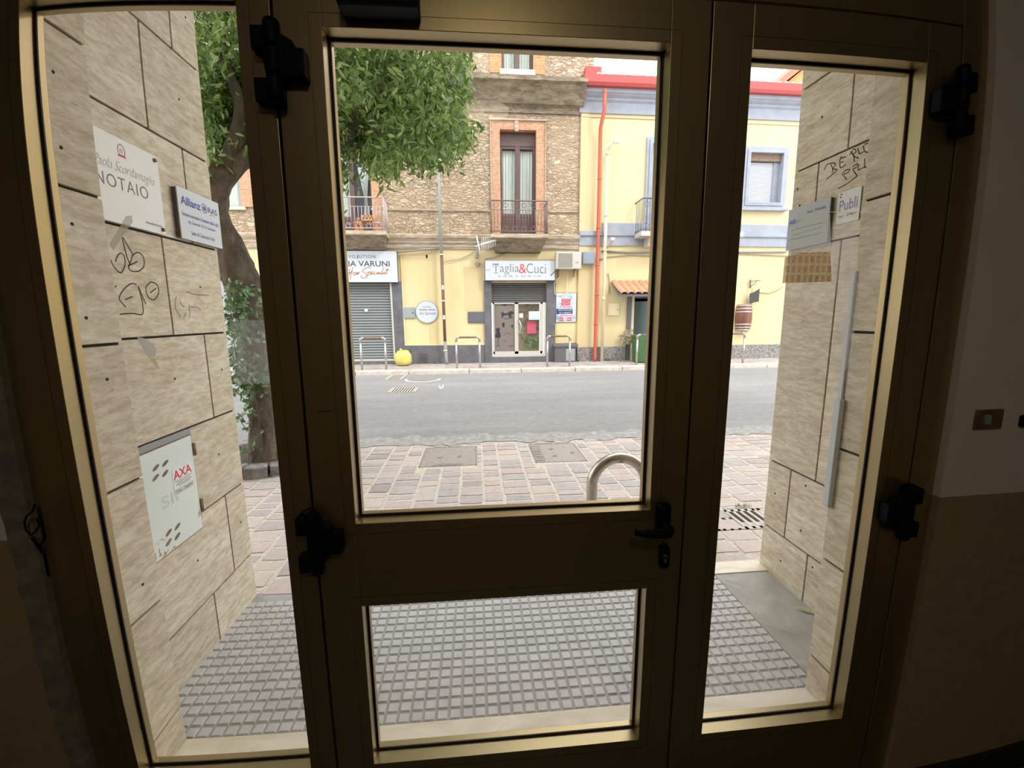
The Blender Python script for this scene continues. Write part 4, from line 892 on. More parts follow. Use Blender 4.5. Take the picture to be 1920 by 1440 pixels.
sil([[(328, 985), (354, 985), (352, 1028), (330, 1028)]]); sil([], [[(345, 1105), (390, 1080), (415, 1112)]], .012); sil([], [[(390, 1215), (440, 1218)], [(405, 1230), (440, 1210)]], .012)
sil([[(418, 1010), (438, 1003), (438, 1035), (420, 1028)]]); sil([], [[(345, 1165), (355, 1158), (362, 1168), (352, 1178), (344, 1168)]], .01); sil([[(290, 792), (440, 792), (420, 808), (390, 800), (360, 815), (320, 805)]])
rx0, rx1 = xm+.07, dx1-.16
m = mat('shop_interior', (.3, .25, .2), .6); t = NT(m); n = t.noise(t.co(), 3.2, 4, .6, .5); n2 = t.noise(t.co(), 9, 4)
t.base(t.mix(.5, t.ramp(n, [(.3, (.10, .085, .07)), (.5, (.30, .24, .17)), (.6, (.22, .22, .12)), (.72, (.45, .38, .3))]), t.ramp(n2, [(.35, (.09, .07, .06)), (.65, (.40, .34, .27))])))
MB().box(rx0, rx1, YF+.25, YF+.27, zs, zt).build('shop_backdrop', m, fro)
MB().box(rx0, rx1, YF+.05, YF+.056, zs+.05, zt-.04).build('glass_pane', MT['glass'], fro)
a = R(987, 601, 1004, 625); MB().obox(((a[0]+a[1])/2+.05, YF+.18, (a[2]+a[3])/2), (.30, .06, a[3]-a[2])).build('pink_garment', mat('pink_cloth', (.62, .12, .2), .8), fro)
a = R(982, 630, 1000, 650); m = MB()
for i in range(160):
    c = Vector((random.uniform(a[0], a[1]+.2), YF+.15+random.uniform(-.05, .05), random.uniform(a[2]-.1, a[3]))); d = Vector((random.uniform(-1, 1), .2, random.uniform(-1, 1)))*.05; m.add([c-d, c+Vector((d.z, 0, -d.x))*.5, c+d], [(0, 1, 2)])
m.build('shop_plant', MT['ivy'], fro, fix=False)
a = R(992, 583, 1013, 599); o = MB().box(a[0], a[1]+.0, YF+.03, YF+.045, a[2], a[3]).build('door_notice', mat('notice_paleblue', (.55, .66, .64), .5), fro)
text('Aperto', (a[0]+a[1])/2, a[2]+.05, .26, .05, YF+.03, 'y', mat('tealink', (.3, .5, .55), .5), o)
a = R(974, 587, 981, 595); MB().box(a[0], a[1], YF+.03, YF+.045, a[2], a[3]).build('door_sticker', mat('stickerwhite', (.8, .72, .68), .5), fro)
m = MB(); p0, p1 = F(970, 600, 13.3), F(970, 624, 13.3); m.tube([(p0[0]+.03, 13.4, p0[2]), (p0[0]+.07, 13.34, p0[2]-.01), (p0[0]+.13, 13.32, (p0[2]+p1[2])/2), (p0[0]+.07, 13.34, p1[2]+.01), (p0[0]+.03, 13.4, p1[2])], .014, 8); m.build('pull_handle', MT['chrome'], fro)
# vent cover in the base
a = R(783, 661, 802, 679); v = MB(); v.ring(a[0]+.03, a[1]-.03, a[2]+.03, a[3]-.03, .03, YF-.045, YF-.03)
for i in range(6): z = a[2]+.05+(a[3]-a[2]-.1)*i/5; v.box(a[0]+.03, a[1]-.03, YF-.04, YF-.03, z-.008, z+.008)
v.build('vent_grille', MT['greybase'], stone)
# ---------------- signs
def sign(px, name, label, depth=.14, y=YF, cat='sign', mt='signw'):
    a = R(*px, y-depth); o = thing(name, label, cat, ((a[0]+a[1])/2, y-depth/2, a[2]))
    MB().box(a[0], a[1], y-depth, y-(.062 if depth > .1 else 0), a[2], a[3]).build('sign_box', MT['shutdark'], o)
    MB().box(a[0]+.015, a[1]-.015, y-depth-.006, y-depth, a[2]+.012, a[3]-.012).build('sign_face', MT[mt], o); return o, a, y-depth-.006
so, a, d = sign((583, 470, 746, 530), 'shop_sign', 'white hair salon sign with grey capitals and gold script above the left roller shutter')
def PF(px, py, y): return F(px, py, y)[[0, 2]]
def tfit(body, px0, px1, py0, py1, d, mt, par, **k):
    p, q = PF(px0, (py0+py1)/2, d), PF(px1, (py0+py1)/2, d); u, v_ = PF((px0+px1)/2, py0, d), PF((px0+px1)/2, py1, d)
    return text(body, (p[0]+q[0])/2, (u[1]+v_[1])/2, q[0]-p[0], u[1]-v_[1], d, 'y', mt, par, **k)
tfit('PATRIZIA VARUNI', 599, 731, 489.5, 500, d, MT['ink'], so, off=.012)
t1 = tfit('UTION', 674, 704, 478.5, 484.5, d, MT['ink'], so, spacing=1.3); t1 = tfit('VO', 654, 666.5, 478.5, 484.5, d, MT['ink'], so, spacing=1.3); tfit('E', 647.5, 652, 478.5, 484.5, d, MT['ink'], so)
tfit('J', 668, 672, 478.5, 485.5, d, MT['ink'], so)
m = MB()     # flowing script 'Hair Specialist'
def Q6(a, b): return PF(630+a/6, 320+b/6, d)
for st in ([(150, 1105), (158, 1150), (150, 1180)], [(195, 1085), (175, 1150), (160, 1228)], [(120, 1160), (160, 1150), (200, 1140)], [(225, 1150), (205, 1152), (200, 1175), (220, 1172), (232, 1148), (234, 1172), (245, 1160), (250, 1145), (250, 1168), (262, 1150), (270, 1140)],
           [(395, 1105), (370, 1090), (325, 1105), (300, 1135), (330, 1150), (345, 1180), (320, 1212), (285, 1200), (290, 1180)], [(365, 1140), (350, 1210)], [(360, 1150), (385, 1140), (385, 1165), (362, 1172)], [(395, 1160), (415, 1150), (412, 1138), (395, 1150), (400, 1170), (425, 1160)],
           [(445, 1140), (430, 1148), (432, 1166), (450, 1160)], [(458, 1145), (460, 1165), (475, 1150)], [(490, 1143), (475, 1150), (478, 1166), (492, 1148), (496, 1166), (515, 1150)], [(540, 1090), (515, 1150), (520, 1168), (535, 1150)], [(540, 1143), (538, 1162), (552, 1150)], [(565, 1138), (555, 1150), (562, 1160), (550, 1166)], [(580, 1100), (572, 1150), (580, 1162)], [(560, 1122), (600, 1115)]):
    ribbon(m, [Q6(*p) for p in st], .022, 'y', d-.002)
m.build('script_lettering', MT['gold'], so, fix=False)
so, a, d = sign((909, 488, 1041, 526), 'shop_sign', 'white tailor shop sign with grey letters and a red ampersand above the shutter', .22)
G1 = mat('letter_grey', (.13, .13, .15), .5)
tfit('Taglia', 924, 973, 494.5, 515, d, G1, so, off=-.012); tfit('&', 973, 987, 495, 512, d, MT['red'], so, off=-.005); tfit('Cuci', 987, 1023.5, 494, 512, d, G1, so, off=-.012)
m = MB()
for q in ((924.5, 497.0), (933.5, 497.0)): p = PF(*q, d); m.box(p[0]-.008, p[0]+.008, d-.003, d, p[1]-.05, p[1]+.02)
p = PF(930, 511.8, d); m.box(p[0]-.06, p[0]+.06, d-.003, d, p[1]-.008, p[1]+.008); p = PF(1013.5, 511.8, d); m.box(p[0]-.03, p[0]+.05, d-.003, d, p[1]-.006, p[1]+.006); p = PF(1022, 511.8, d); m.box(p[0]-.04, p[0]+.04, d-.003, d, p[1]-.006, p[1]+.006)
m.build('serifs', G1, so)
tfit('S A R T O R I A', 934, 1015, 516, 519.5, d, mat('letter_palegrey', (.25, .25, .28), .5), so)
m = MB(); ribbon(m, [PF(1032, 517, d), PF(1036, 513, d), PF(1041, 508, d)], .03, 'y', d-.002); ribbon(m, [PF(911, 507, d), PF(916, 506, d), PF(919, 505, d)], .012, 'y', d-.002); m.build('needle_drawing', G1, so, fix=False)
# round sign
p = F(800.5, 585); o = thing('round_sign', 'round white salon sign with grey script on the yellow wall beside the brown pipe', 'sign', (p[0], YF-.03, p[2]-.34))
MB().disc((p[0], p[2]), .345, 'y', YF-.04, YF, 40).build('rim', MT['boxblue'], o); MB().disc((p[0], p[2]), .325, 'y', YF-.045, YF-.035, 40).build('face', MT['signw'], o)
d = YF-.045; tfit('EVOLUTION', 793, 807, 574.5, 576.5, d, MT['ink'], o); tfit('PATRIZIA VARUNI', 786, 815, 579.5, 582, d, MT['inkblack'], o, off=.015); tfit('Hair Specialist', 786, 817, 584.5, 591.5, d, MT['ink'], o, shear=.4, off=-.01)
# poster
so, a, d = sign((1042, 549, 1081, 604), 'wall_poster', 'blue and white tailoring poster with red and white text right of the tailor shop', .03)
pf = [c for c in so.children if c.name.startswith('sign_face')][0]
m = mat('poster_print', (.7, .78, .82), .5); t = NT(m); n = t.noise(t.co(), 2.3, 4, .6); t.base(t.ramp(n, [(.38, (.20, .30, .42)), (.5, (.50, .60, .68)), (.62, (.75, .80, .83))])); pf.data.materials[0] = m
def band(py0, py1, px0, px1, mt): 
    p, q = PF(px0, py1, d), PF(px1, py0, d); MB().box(p[0], q[0], d-.004, d, p[1], q[1]).build('text_band', mt, so)
W8 = MT['signw']; RD = MT['red']; NB = mat('navy_band', (.02, .04, .15), .5)
band(560.5, 565.5, 1053, 1069.5, RD); tfit('SERVIZI', 1055, 1068, 561.5, 564.5, d-.004, W8, so)
band(567, 572, 1053, 1069.5, RD); tfit('RAPIDI', 1055, 1068, 568, 571, d-.004, W8, so)
tfit('DI SARTORIA', 1050, 1073, 573.5, 577.3, d, RD, so, off=.02)
band(578.5, 588.5, 1043.5, 1074, NB); tfit('ORLO PANTALONI', 1047, 1073, 579, 582.6, d-.004, W8, so, off=.01); tfit('IN 15 MINUTI', 1049, 1071, 584.5, 588, d-.004, W8, so, off=.01)
for q in ((1049, 1057, 595, 597), (1063, 1072, 595, 597), (1049, 1057, 599, 601), (1063, 1072, 599, 601), (1050, 1074, 591, 592.3)): band(q[2], q[3], q[0], q[1], RD)
p = PF(1075, 565, d); MB().disc((p[0], p[1]), .08, 'y', d-.004, d, 16).build('badge', W8, so)
# boxes on the wall
def wbox(px, depth, name, label, mt, cat='meter box', y=YF, bev=.008, door=None):
    a = R(*px, y-depth); o = thing(name, label, cat, ((a[0]+a[1])/2, y, a[2]))
    MB().box(a[0], a[1], y-depth, y, a[2], a[3]).build('housing', mt, o, bevel=bev)
    MB().box(a[0]+.025, a[1]-.025, y-depth-.006, y-depth, a[2]+.025, a[3]-.025).build('lid', door or mt, o, bevel=.003); return o, a
o, a = wbox((755, 576, 778, 597), .04, 'meter_box', 'light grey square meter box beside the round sign', MT['boxgrey']); MB().disc((a[1]-.06, (a[2]+a[3])/2), .02, 'y', YF-.055, YF-.04, 10).build('lock', MT['joint'], o)
wbox((877, 584, 911, 605), .04, 'meter_box', 'dark grey wide box on the wall left of the tailor shop door', MT['boxdark'])
o, a = wbox((1140, 569, 1161, 592), .03, 'meter_box', 'cream square meter door flush in the yellow wall near the tiled canopy', MT['creampipe'], y=YY); MB().disc((a[1]-.05, (a[2]+a[3])/2), .015, 'y', YY-.045, YY-.03, 10).build('lock', MT['joint'], o)
wbox((1093, 472, 1115, 495), .16, 'junction_box', 'blue grey electric box on the wall right of the air conditioner', MT['boxblue'], 'junction box', y=YY)
# dark bench-like low box at the wall foot
a = R(1040, 650, 1079, 678, 13.2); o = thing('low_cabinet', 'dark low metal cabinet at the wall foot between tailor shop and granite plinth', 'cabinet', ((a[0]+a[1])/2, 13.2, .112))
MB().box(a[0], a[1], 13.1, YF-.065, .114, a[3]).build('body', MT['shutdark'], o, bevel=.01); MB().box(a[0]-.03, a[1]+.06, 13.07, YF-.065, a[3], a[3]+.09).build('lid', MT['boxdark'], o, bevel=.01); MB().box(a[0]+.35, a[1]-.04, 13.092, 13.1, .16, a[3]-.06).build('door', MT['boxgrey'], o)
# air conditioner
a = R(1043, 472, 1090, 504, 13.0); ac = thing('air_conditioner', 'cream outdoor air conditioner unit on wall brackets above the poster', 'air conditioner', ((a[0]+a[1])/2, 13.17, a[2]))
MB().box(a[0], a[1], 13.0, 13.3, a[2], a[3]).build('casing', MT['acw'], ac, bevel=.015)
gx0, gx1 = F(1047, 490, 13.0)[0], F(1073, 490, 13.0)[0]; m = MB(); m.box(gx0, gx1, 12.995, 13.001, a[2]+.05, a[3]-.05); gr = m.build('fan_panel', MT['acg'], ac)
m = MB(); n = 16
for i in range(n+1): xx = gx0+(gx1-gx0)*i/n; m.box(xx-.004, xx+.004, 12.985, 12.996, a[2]+.05, a[3]-.05)
for i in range(8): zz = a[2]+.05+(a[3]-a[2]-.1)*i/7; m.box(gx0, gx1, 12.985, 12.99, zz-.003, zz+.003)
cxg, czg = (gx0+gx1)/2, (a[2]+a[3])/2
for rr in (.07, .13, .19): m.tube([(cxg+rr*math.cos(t_), 12.984, czg+rr*math.sin(t_)) for t_ in np.linspace(0, 2*math.pi, 25)], .004, 4)
m.build('fan_grille', mat('ac_wire', (.5, .47, .43), .5), gr)
MB().box(gx1+.1, gx1+.2, 12.996, 13.0, czg-.08, czg-.05).build('badge', MT['acg'], ac)
for xx in (a[0]+.12, a[1]-.15): MB().prism([(13.02, a[2]), (13.34, a[2]), (13.34, a[2]-.22), (13.32, a[2]-.22), (13.31, a[2]-.04), (13.02, a[2]-.03)], 'x', xx-.02, xx+.02).build('bracket', MT['rust'], ac)
m = MB(); m.tube([(a[0]+.2, 13.32, a[2]-.2), (a[0]+.0, 13.32, a[2]-.4), (a[0]+.03, 13.32, a[2]-.75), (a[0]+.3, 13.32, a[2]-.75), (a[0]+.42, 13.32, a[2]-.7), (a[0]+.42, 13.32, a[2]-.1)], .012, 6); m.build('refrigerant_pipe', MT['creampipe'], ac)
# ---------------- yellow building
yb_ = thing('yellow_building', 'pale yellow two storey building with grey mouldings and red gutter across the street', 'building', (8, YY, 0))
zco = float(F(1150, 216)[2]); zgt = float(F(1150, 177)[2]); hW = R(1402, 287, 1464, 381, YY); hB = R(1219, 270, 1262, 436, YY); hE = R(1182, 553, 1232, 678, YY); hE = (hE[0], hE[1], .1, hE[3])
MB().holes(XB, 18, 0, zco+.75, [grow(h) for h in (hW, hB, hE)], YY, YY+.4).build('yellow_wall', MT['yel2'], yb_)
zp = F(1150, 650, YY)[2]; m = MB(); m.box(XB, hE[0]-.16, YY-.06, YY, .09, zp); m.box(hE[1]+.1, 18, YY-.06, YY, .09, zp); m.build('granite_plinth', MT['granite'], yb_)
zb0, zb1, zb2_ = (float(F(1420, v, YY)[2]) for v in (463, 445, 422))
m = MB(); m.prism([(YY, zb0), (YY-.05, zb0), (YY-.05, zb1-.04), (YY-.10, zb1), (YY-.10, zb1+.13), (YY-.04, zb1+.14), (YY-.04, zb2_), (YY, zb2_)], 'x', F(1128, 440, YY)[0], 18)
m.prism([(YY, zb0), (YY-.05, zb0), (YY-.05, zb1-.04), (YY-.10, zb1), (YY-.10, zb1+.13), (YY, zb1+.14)], 'x', XB, F(1128, 440, YY)[0]); m.build('grey_band', MT['bluegrey'], yb_)
m = MB(); m.prism([(YY, zco), (YY-.05, zco), (YY-.08, zco+.28), (YY-.14, zco+.33), (YY-.14, zco+.38), (YY-.22, zco+.42), (YY-.26, zgt-.12), (YY-.3, zgt-.1), (YY-.3, zgt+.05), (YY, zgt+.05)], 'x', XB-.06, 18); m.build('grey_cornice', MT['bluegrey'], yb_)
m = MB(); m.prism([(YY-.3, zgt), (YY-.42, zgt), (YY-.46, zgt+.08), (YY-.46, zgt+.28), (YY-.44, zgt+.28), (YY-.44, zgt+.08), (YY-.3, zgt+.06)], 'x', XB-.02, 18); m.box(XB+.02, XT+.1, YY-.4, YY-.1, zgt+.28, zgt+.50); m.build('red_gutter', MT['redmetal'], yb_)
m = MB(); x = XT+.02
while x < 18: m.tube([(x, YY-.40, zgt+.27), (x, YY+1.5, zgt+.60)], .085, 10); x += .22
m.box(XT, 18, YY-.3, YY+2, zgt+.1, zgt+.25); m.build('roof_tiles', MT['greytile'], yb_)
m = MB(); a = R(1102, 205, 1110, 470, YY); zq = F(1150, 222)[2]; m.tube([(XB+.02, YY-.02, zq), (18, YY-.02, zq-.05)], .02, 6); m.build('cornice_cable', MT['creampipe'], yb_)
m = MB()
m.box(XB, F(1104, 350, YY)[0], YY-.02, YY, zp, zco)
m.build('pilaster_strip', MT['yel3'], yb_)
def yw(h, name='window_surround', w=.17, sill=True):
    m = MB(); m.ring(h[0], h[1], h[2], h[3], w, YY-.06, YY); m.ring(h[0]-.0, h[1]+.0, h[2]-.0, h[3], w*.5, YY-.09, YY-.05); m.ring(h[0]+.006, h[1]-.006, h[2]+.006, h[3]-.006, .041, YY-.095, YY+.28)
    if sill: m.box(h[0]-w-.1, h[1]+w+.06, YY-.16, YY, h[2]-w-.08, h[2]-w)
    return m.build(name, MT['bluegrey'], yb_)
yw(hW); m = MB(); zt_ = hW[3]-.22; m.box(hW[0], hW[1], YY+.02, YY+.2, zt_, hW[3]); m.build('shutter_box', MT['rust'], yb_)
prof = []; n = 24
for i in range(n): zz = hW[2]+(zt_-hW[2])*i/n; hh = (zt_-hW[2])/n; prof += [(YY+.15, zz), (YY+.12, zz+hh*.5), (YY+.15, zz+hh*.9)]
prof += [(YY+.2, zt_), (YY+.2, hW[2])]; MB().box(hW[1]-.18, hW[1], YY+.1, YY+.21, hW[2], hW[3]).build('blind_guide', MT['bluegrey'], yb_); MB().prism(prof, 'x', hW[0], hW[1]-.18).build('slat_blind', mat('blind_white', (.60, .61, .66), .5), yb_)
yw(hB, sill=False); MB().box(hB[0], hB[1], YY+.15, YY+.2, hB[2], hB[3]).build('balcony_door', MT['boxgrey'], yb_)
# its balcony
y0 = YY-.6; bx = float(F(1203, 430, y0)[0]); bz = float(F(1212, 434, y0)[2]); rz = float(F(1212, 372, y0)[2]); m = MB()
m.box(bx-.02, bx+3.2, y0-.02, YY, bz-.13, bz); m.box(bx+.3, bx+.5, YY-.4, YY, bz-.4, bz-.13); bs = m.build('balcony_slab', MT['acw'], yb_)
m = MB(); m.tube([(bx, YY, rz), (bx, y0, rz), (bx+3.1, y0, rz)], .02, 6); m.tube([(bx, YY, bz+.05), (bx, y0, bz+.05), (bx+3.1, y0, bz+.05)], .014, 6)
for i in range(27):
    xx = bx+3.1*i/26; m.cyl((xx, y0, bz), (xx, y0, rz), .010, 5)
for i in range(1, 5):
    yy = y0+.6*i/5; m.cyl((bx, yy, bz), (bx, yy, rz), .010, 5)
for i in range(12):
    for zz in (rz-.16, bz+.16):
        cx = bx+.13+.26*i; m.tube([(cx+.08*math.cos(t_), y0, zz+.08*math.sin(t_)) for t_ in np.linspace(0, 2*math.pi, 13)], .008, 5)
m.build('railing', MT['boxdark'], bs)
# doorway under the tiled canopy
m = MB(); m.box(hE[0]-.14, hE[0], YY-.05, YY+.1, .1, hE[3]+.05); m.build('door_jamb', MT['shutdark'], yb_); MB().box(hE[0]-.0, hE[0]+.1, YY, YY+.2, .1, hE[3]).build('door_jamb', MT['creampipe'], yb_)
m = MB(); m.box(hE[0]+.1, hE[1], YY+.18, YY+.24, .1, hE[3]); do = m.build('shop_door', MT['boxdark'], yb_)
MB().box(hE[0]+.14, hE[1]-.1, YY+.17, YY+.178, .9, 2.1).build('door_glass', mat('greenish_glass', (.05, .09, .09), .1), do)
MB().box(hE[0]+.14, hE[1]-.1, YY+.17, YY+.178, 2.1, hE[3]-.2).build('transom_glass', mat('reddish_glass', (.08, .05, .045), .2), do)
cz1 = float(F(1185, 529, YY-.0)[2]); cz0 = float(F(1185, 552, 12.8)[2]); cxa = float(F(1160, 540, 13.0)[0]); can = thing('tiled_canopy', 'small terracotta tiled canopy over the dark doorway of the yellow building', 'canopy', (cxa+1, YY, cz0))
for i in range(9):
    xx = cxa+.09+.215*i
    m = MB(); vs = []; n = 8; L = 12
    for j in range(L+1):
        f_ = j/L; yy = YY-.65*f_; zz = cz1+(cz0-cz1)*f_+.012*((j % 4)/3)
        for k in range(n+1): a_ = math.pi*k/n; vs.append((xx+.105*math.cos(a_)-.12*(1-f_)+.0, yy, zz+.07*math.sin(a_)))
    m.add(vs, [(j*(n+1)+k, j*(n+1)+k+1, (j+1)*(n+1)+k+1, (j+1)*(n+1)+k) for j in range(L) for k in range(n)], True); m.build('roof_tile', MT['tileroof'], can, fix=False)
m = MB(); m.prism([(YY, cz1-.10), (YY, cz1-.02), (YY-.62, cz0-.01), (YY-.62, cz0-.07)], 'x', cxa-.06, cxa+1.95); m.build('canopy_board', MT['shutdark'], can)
# orange gabled house behind
gh = thing('orange_house', 'orange house gable with a red sloping roof rising behind the yellow building', 'building', (14, 18, 0))
A = F(1432, 172, 17.5); B = F(1484, 128, 17.5); s_ = (B[2]-A[2])/(B[0]-A[0]); px1 = B[0]+1.5; pz = A[2]+s_*(px1-A[0])
MB().prism([(A[0], 0), (A[0]+.3, A[2]-.15), (px1, pz-.45), (px1+4, pz-2.2), (px1+4, 0)], 'y', 17.6, 21).build('gable_wall', MT['orangewall'], gh)
MB().prism([(A[0]-.3, A[2]-.5), (A[0]-.3, A[2]-.3), (px1, pz), (px1+4.4, pz-2.0), (px1+4.4, pz-2.2), (px1, pz-.42)], 'y', 17.3, 21.3).build('roof', MT['redroof'], gh)
# ---------------- pipes, lamp, aerial, cables
def vert(px0, py0, px1, py1, y): p, q = F(px0, py0, y), F(px1, py1, y); x = (p[0]+q[0])/2; return x, q[2], p[2]
x, z0, z1 = vert(1130, 178, 1113, 677, 13.18); rp = thing('red_downpipe', 'red downpipe running the full height of the yellow building', 'downpipe', (x, 13.24, .11))
MB().tube([(x+.05, YY-.38, z1+.05), (x+.05, YY-.36, z1-.5), (x, YY-.18, z1-.9), (x, YY-.17, z1-1.5), (x, YY-.17, .25), (x, YY-.2, .12)], .055, 12).build('pipe', MT['redpipe'], rp)
for zz in (5.6, 4.2, 2.2, 1.3, 3.1): MB().cyl((x, YY-.17, zz-.02), (x, YY-.17, zz+.02), .062, 12).build('clamp', MT['redpipe'], rp)
x, z0, z1 = vert(1137, 288, 1128, 677, 13.25); cp = thing('cream_pipe', 'cream painted pipe right of the red downpipe with a small floodlight', 'pipe', (x, 13.25, .11))
MB().tube([(x, YY-.17, .113), (x, YY-.17, F(1135, 272, 13.2)[2])], .05, 12).build('pipe', MT['creampipe'], cp)
for py_ in (560, 470, 405, 290): zz = F(1130, py_, 13.25)[2]; MB().cyl((x, YY-.17, zz-.05), (x, YY-.17, zz+.05), .060, 12).build('clamp', MT['creampipe'], cp)
pp = [F(1137, 284, 13.2), F(1146, 272, 13.0), F(1152, 262, 13.0), F(1159, 257, 13.0)]; m = MB(); m.tube(pp, .025, 8); m.box(pp[2][0]-.02, pp[2][0]+.16, 12.95, 13.02, pp[2][2]-.1, pp[2][2]+.06); m.build('lamp_arm', MT['creampipe'], cp)
pp = [F(1137, 466, 13.2), F(1143, 458, 13.05), F(1148, 451, 12.95)]; m = MB(); m.tube(pp, [.03, .04, .06], 8); m.obox(tuple(pp[2]), (.12, .16, .11), (.6, .3, -.4)); m.build('floodlight', MT['acw'], cp)
x, z0, z1 = vert(818, 300, 838, 681, YF-.1); xa = F(822, 330, YF-.1)[0]
bp = thing('street_pole', 'tall thin pipe on the facade, grey above and brown below, right of the round sign', 'pipe', (F(835, 676, YF-.27)[0], YF-.2, .11))
pt, pm, pb, pe = F(821.5, 315, YF-.27), F(828, 478, YF-.27), F(834, 640, YF-.27), F(836.5, 680, YF-.27); pe[2] = .112
top = pt+(pt-pm)*.6
MB().tube([tuple(top), tuple(pt), tuple(pm)], .05, 12).build('upper_pipe', MT['greypipe'], bp); MB().tube([tuple(pm), tuple(pb)], .046, 12).build('lower_pipe', MT['brownpipe'], bp); MB().tube([tuple(pb), (pe[0], pe[1], .25), (pe[0]+.03, pe[1]-.03, .115)], [.05, .052, .05], 12).build('pipe_shoe', MT['acg'], bp)
for py_ in (478, 564, 657): q = F(828+(py_-478)*.036, py_, YF-.27); MB().cyl((q[0], q[1], q[2]-.02), (q[0], q[1], q[2]+.02), .062, 12).build('clamp', MT['creampipe'], bp)
for py_ in (538, 594): q = F(830+(py_-538)*.036, py_, YF-.32); MB().box(q[0]-.025, q[0]+.035, YF-.325, YF-.31, q[2]-.07, q[2]+.05).build('sticker', MT['white'], bp)
def P4(a, b, y=12.9): return tuple(F(880+a/5.3333, 420+b/5.3333, y))
an = thing('tv_aerial', 'white television aerial on a short mast over the ledge, left of the tailor sign', 'aerial', P4(75, 320, 13.3))
MB().tube([P4(78, 330, 13.2), P4(85, 250, 13.0), P4(90, 215)], .02, 6).build('mast', MT['greypipe'], an)
m = MB(); m.tube([P4(60, 225), P4(160, 190), P4(268, 158)], .016, 6); m.tube([P4(72, 120), P4(90, 200), P4(105, 285)], .022, 6); m.build('boom', MT['white'], an)
m = MB()
for i in range(9):
    c = P4(125+17*i, 203-5.2*i); L = .26-.012*i
    m.tube([(c[0]-.01, c[1]-.05, c[2]-L), (c[0]+.01, c[1]+.05, c[2]+L*.8)], .006, 4); m.obox(c, (.05, .04, .05), (.3, .5, .2))
m.build('elements', MT['white'], an)
p = P4(78, 310, 13.33); MB().box(p[0]-.05, p[0]+.05, 13.15, YF-.04, p[2]-.09, p[2]+.06).build('wall_bracket', MT['acg'], an)
p = F(895, 495.5, YF-.1); o = thing('wall_eye', 'small round wall fitting under the aerial', 'wall fitting', (p[0], YF, p[2])); m = MB(); m.tube([(p[0]+.055*math.cos(t_), YF-.06, p[2]+.055*math.sin(t_)) for t_ in np.linspace(0, 2*math.pi, 17)], .015, 6); m.cyl((p[0]+.06, YF, p[2]+.02), (p[0]+.06, YF-.08, p[2]+.02), .03, 8); m.build('ring', MT['acg'], o)
def cable(pts, y, r, name, label):
    m = MB(); m.tube([tuple(F(a, b, y)) for a, b in pts], r, 6); return tag(m.build(name, MT['cable']), label, 'cable')
cable([(640, 461), (700, 462), (760, 463), (826, 463), (893, 463), (960, 466), (1040, 465), (1086, 468)], YF-.24, .022, 'ledge_cable', 'grey bundled cable running along the ledge above the shop signs')
cable([(740, 474), (770, 471), (800, 468), (826, 466)], YF-.09, .03, 'ledge_cable', 'short thick cable piece sagging right of the hair salon sign')
cable([(893, 468), (880, 478), (860, 487), (828, 492)], YF-.05, .010, 'hanging_cable', 'thin cable looping down from the aerial toward the tall pipe')
cable([(909, 486), (930, 482), (950, 474), (975, 467)], YF-.05, .012, 'hanging_cable', 'thin cable rising from the tailor sign to the ledge')
cable([(1123, 488), (1140, 482), (1180, 479), (1240, 481), (1386, 476), (1430, 478), (1480, 480)], YY-.03, .016, 'wall_cable', 'thin cable running across the yellow wall below the grey band')
cable([(1128, 471), (1180, 474), (1216, 474), (1386, 473), (1474, 472)], YY-.03, .03, 'wall_conduit', 'pale conduit across the yellow wall just under the grey band'); 
cable([(1424, 549), (1440, 550), (1455, 546), (1467, 538)], YY-.03, .012, 'hanging_cable', 'thin cable sagging right of the dark hanging plate')
cable([(1138, 515), (1141, 514), (1143, 530), (1143, 550)], YY-.03, .012, 'hanging_cable', 'short cable loop on the yellow wall right of the cream pipe')
# ---------------- barrel, bracket, hanging plate
bx, bz0, bz1 = float(F(1401, 596, 13.1)[0]), float(F(1401, 620, 13.05)[2]), float(F(1401, 571, 13.05)[2]); H_ = bz1-bz0; br = thing('wall_barrel', 'brown wooden half barrel with steel hoops mounted on the yellow wall', 'barrel', (bx, YY, bz0))
prof = [(.0, bz0), (.22, bz0), (.26, bz0+H_*.2), (.275, bz0+H_*.5), (.26, bz0+H_*.8), (.22, bz1), (0, bz1)]
MB().lathe(prof, (bx, YY-.005, 0), 24, math.pi, 2*math.pi).build('staves', noisy('barrel_wood', (.15, .05, .03), (.25, .095, .055), 12, .5, .1, stretch=(1, 1, .2)), br)
def rad(f_): return .22+.055*math.sin(math.pi*f_)
for f_ in (.03, .12, .24, .72, .84, .96):
    zz = bz0+H_*f_; MB().lathe([(rad(f_)+.003, zz-.022), (rad(f_)+.008, zz-.022), (rad(f_)+.008, zz+.022), (rad(f_)+.003, zz+.022)], (bx, YY-.005, 0), 24, math.pi, 2*math.pi).build('hoop', MT['steel'], br)
def P2(a, b, y): return tuple(F(1360+a/6.5417, 480+b/6.5417, y))
wb = thing('wall_bracket', 'small wrought iron bracket above the barrel on the yellow wall', 'bracket', P2(305, 390, YY))
m = MB(); m.tube([P2(303, 395, YY-.05), P2(305, 290, YY-.05)], .022, 6); m.tube([P2(305, 312, YY-.05), P2(425, 300, 13.0)], .012, 6); m.tube([P2(310, 370, YY-.05), P2(350, 350, 13.2), P2(385, 305, 13.1)], .010, 6); m.tube([P2(320, 330, YY-.1), P2(335, 335, YY-.12), P2(340, 318, YY-.13)], .008, 5); m.build('arm', MT['rust'], wb)
hp_ = thing('hanging_plate', 'dark shaped metal sign plate on the wall between bracket and barrel', 'sign', P2(355, 580, 13.2))
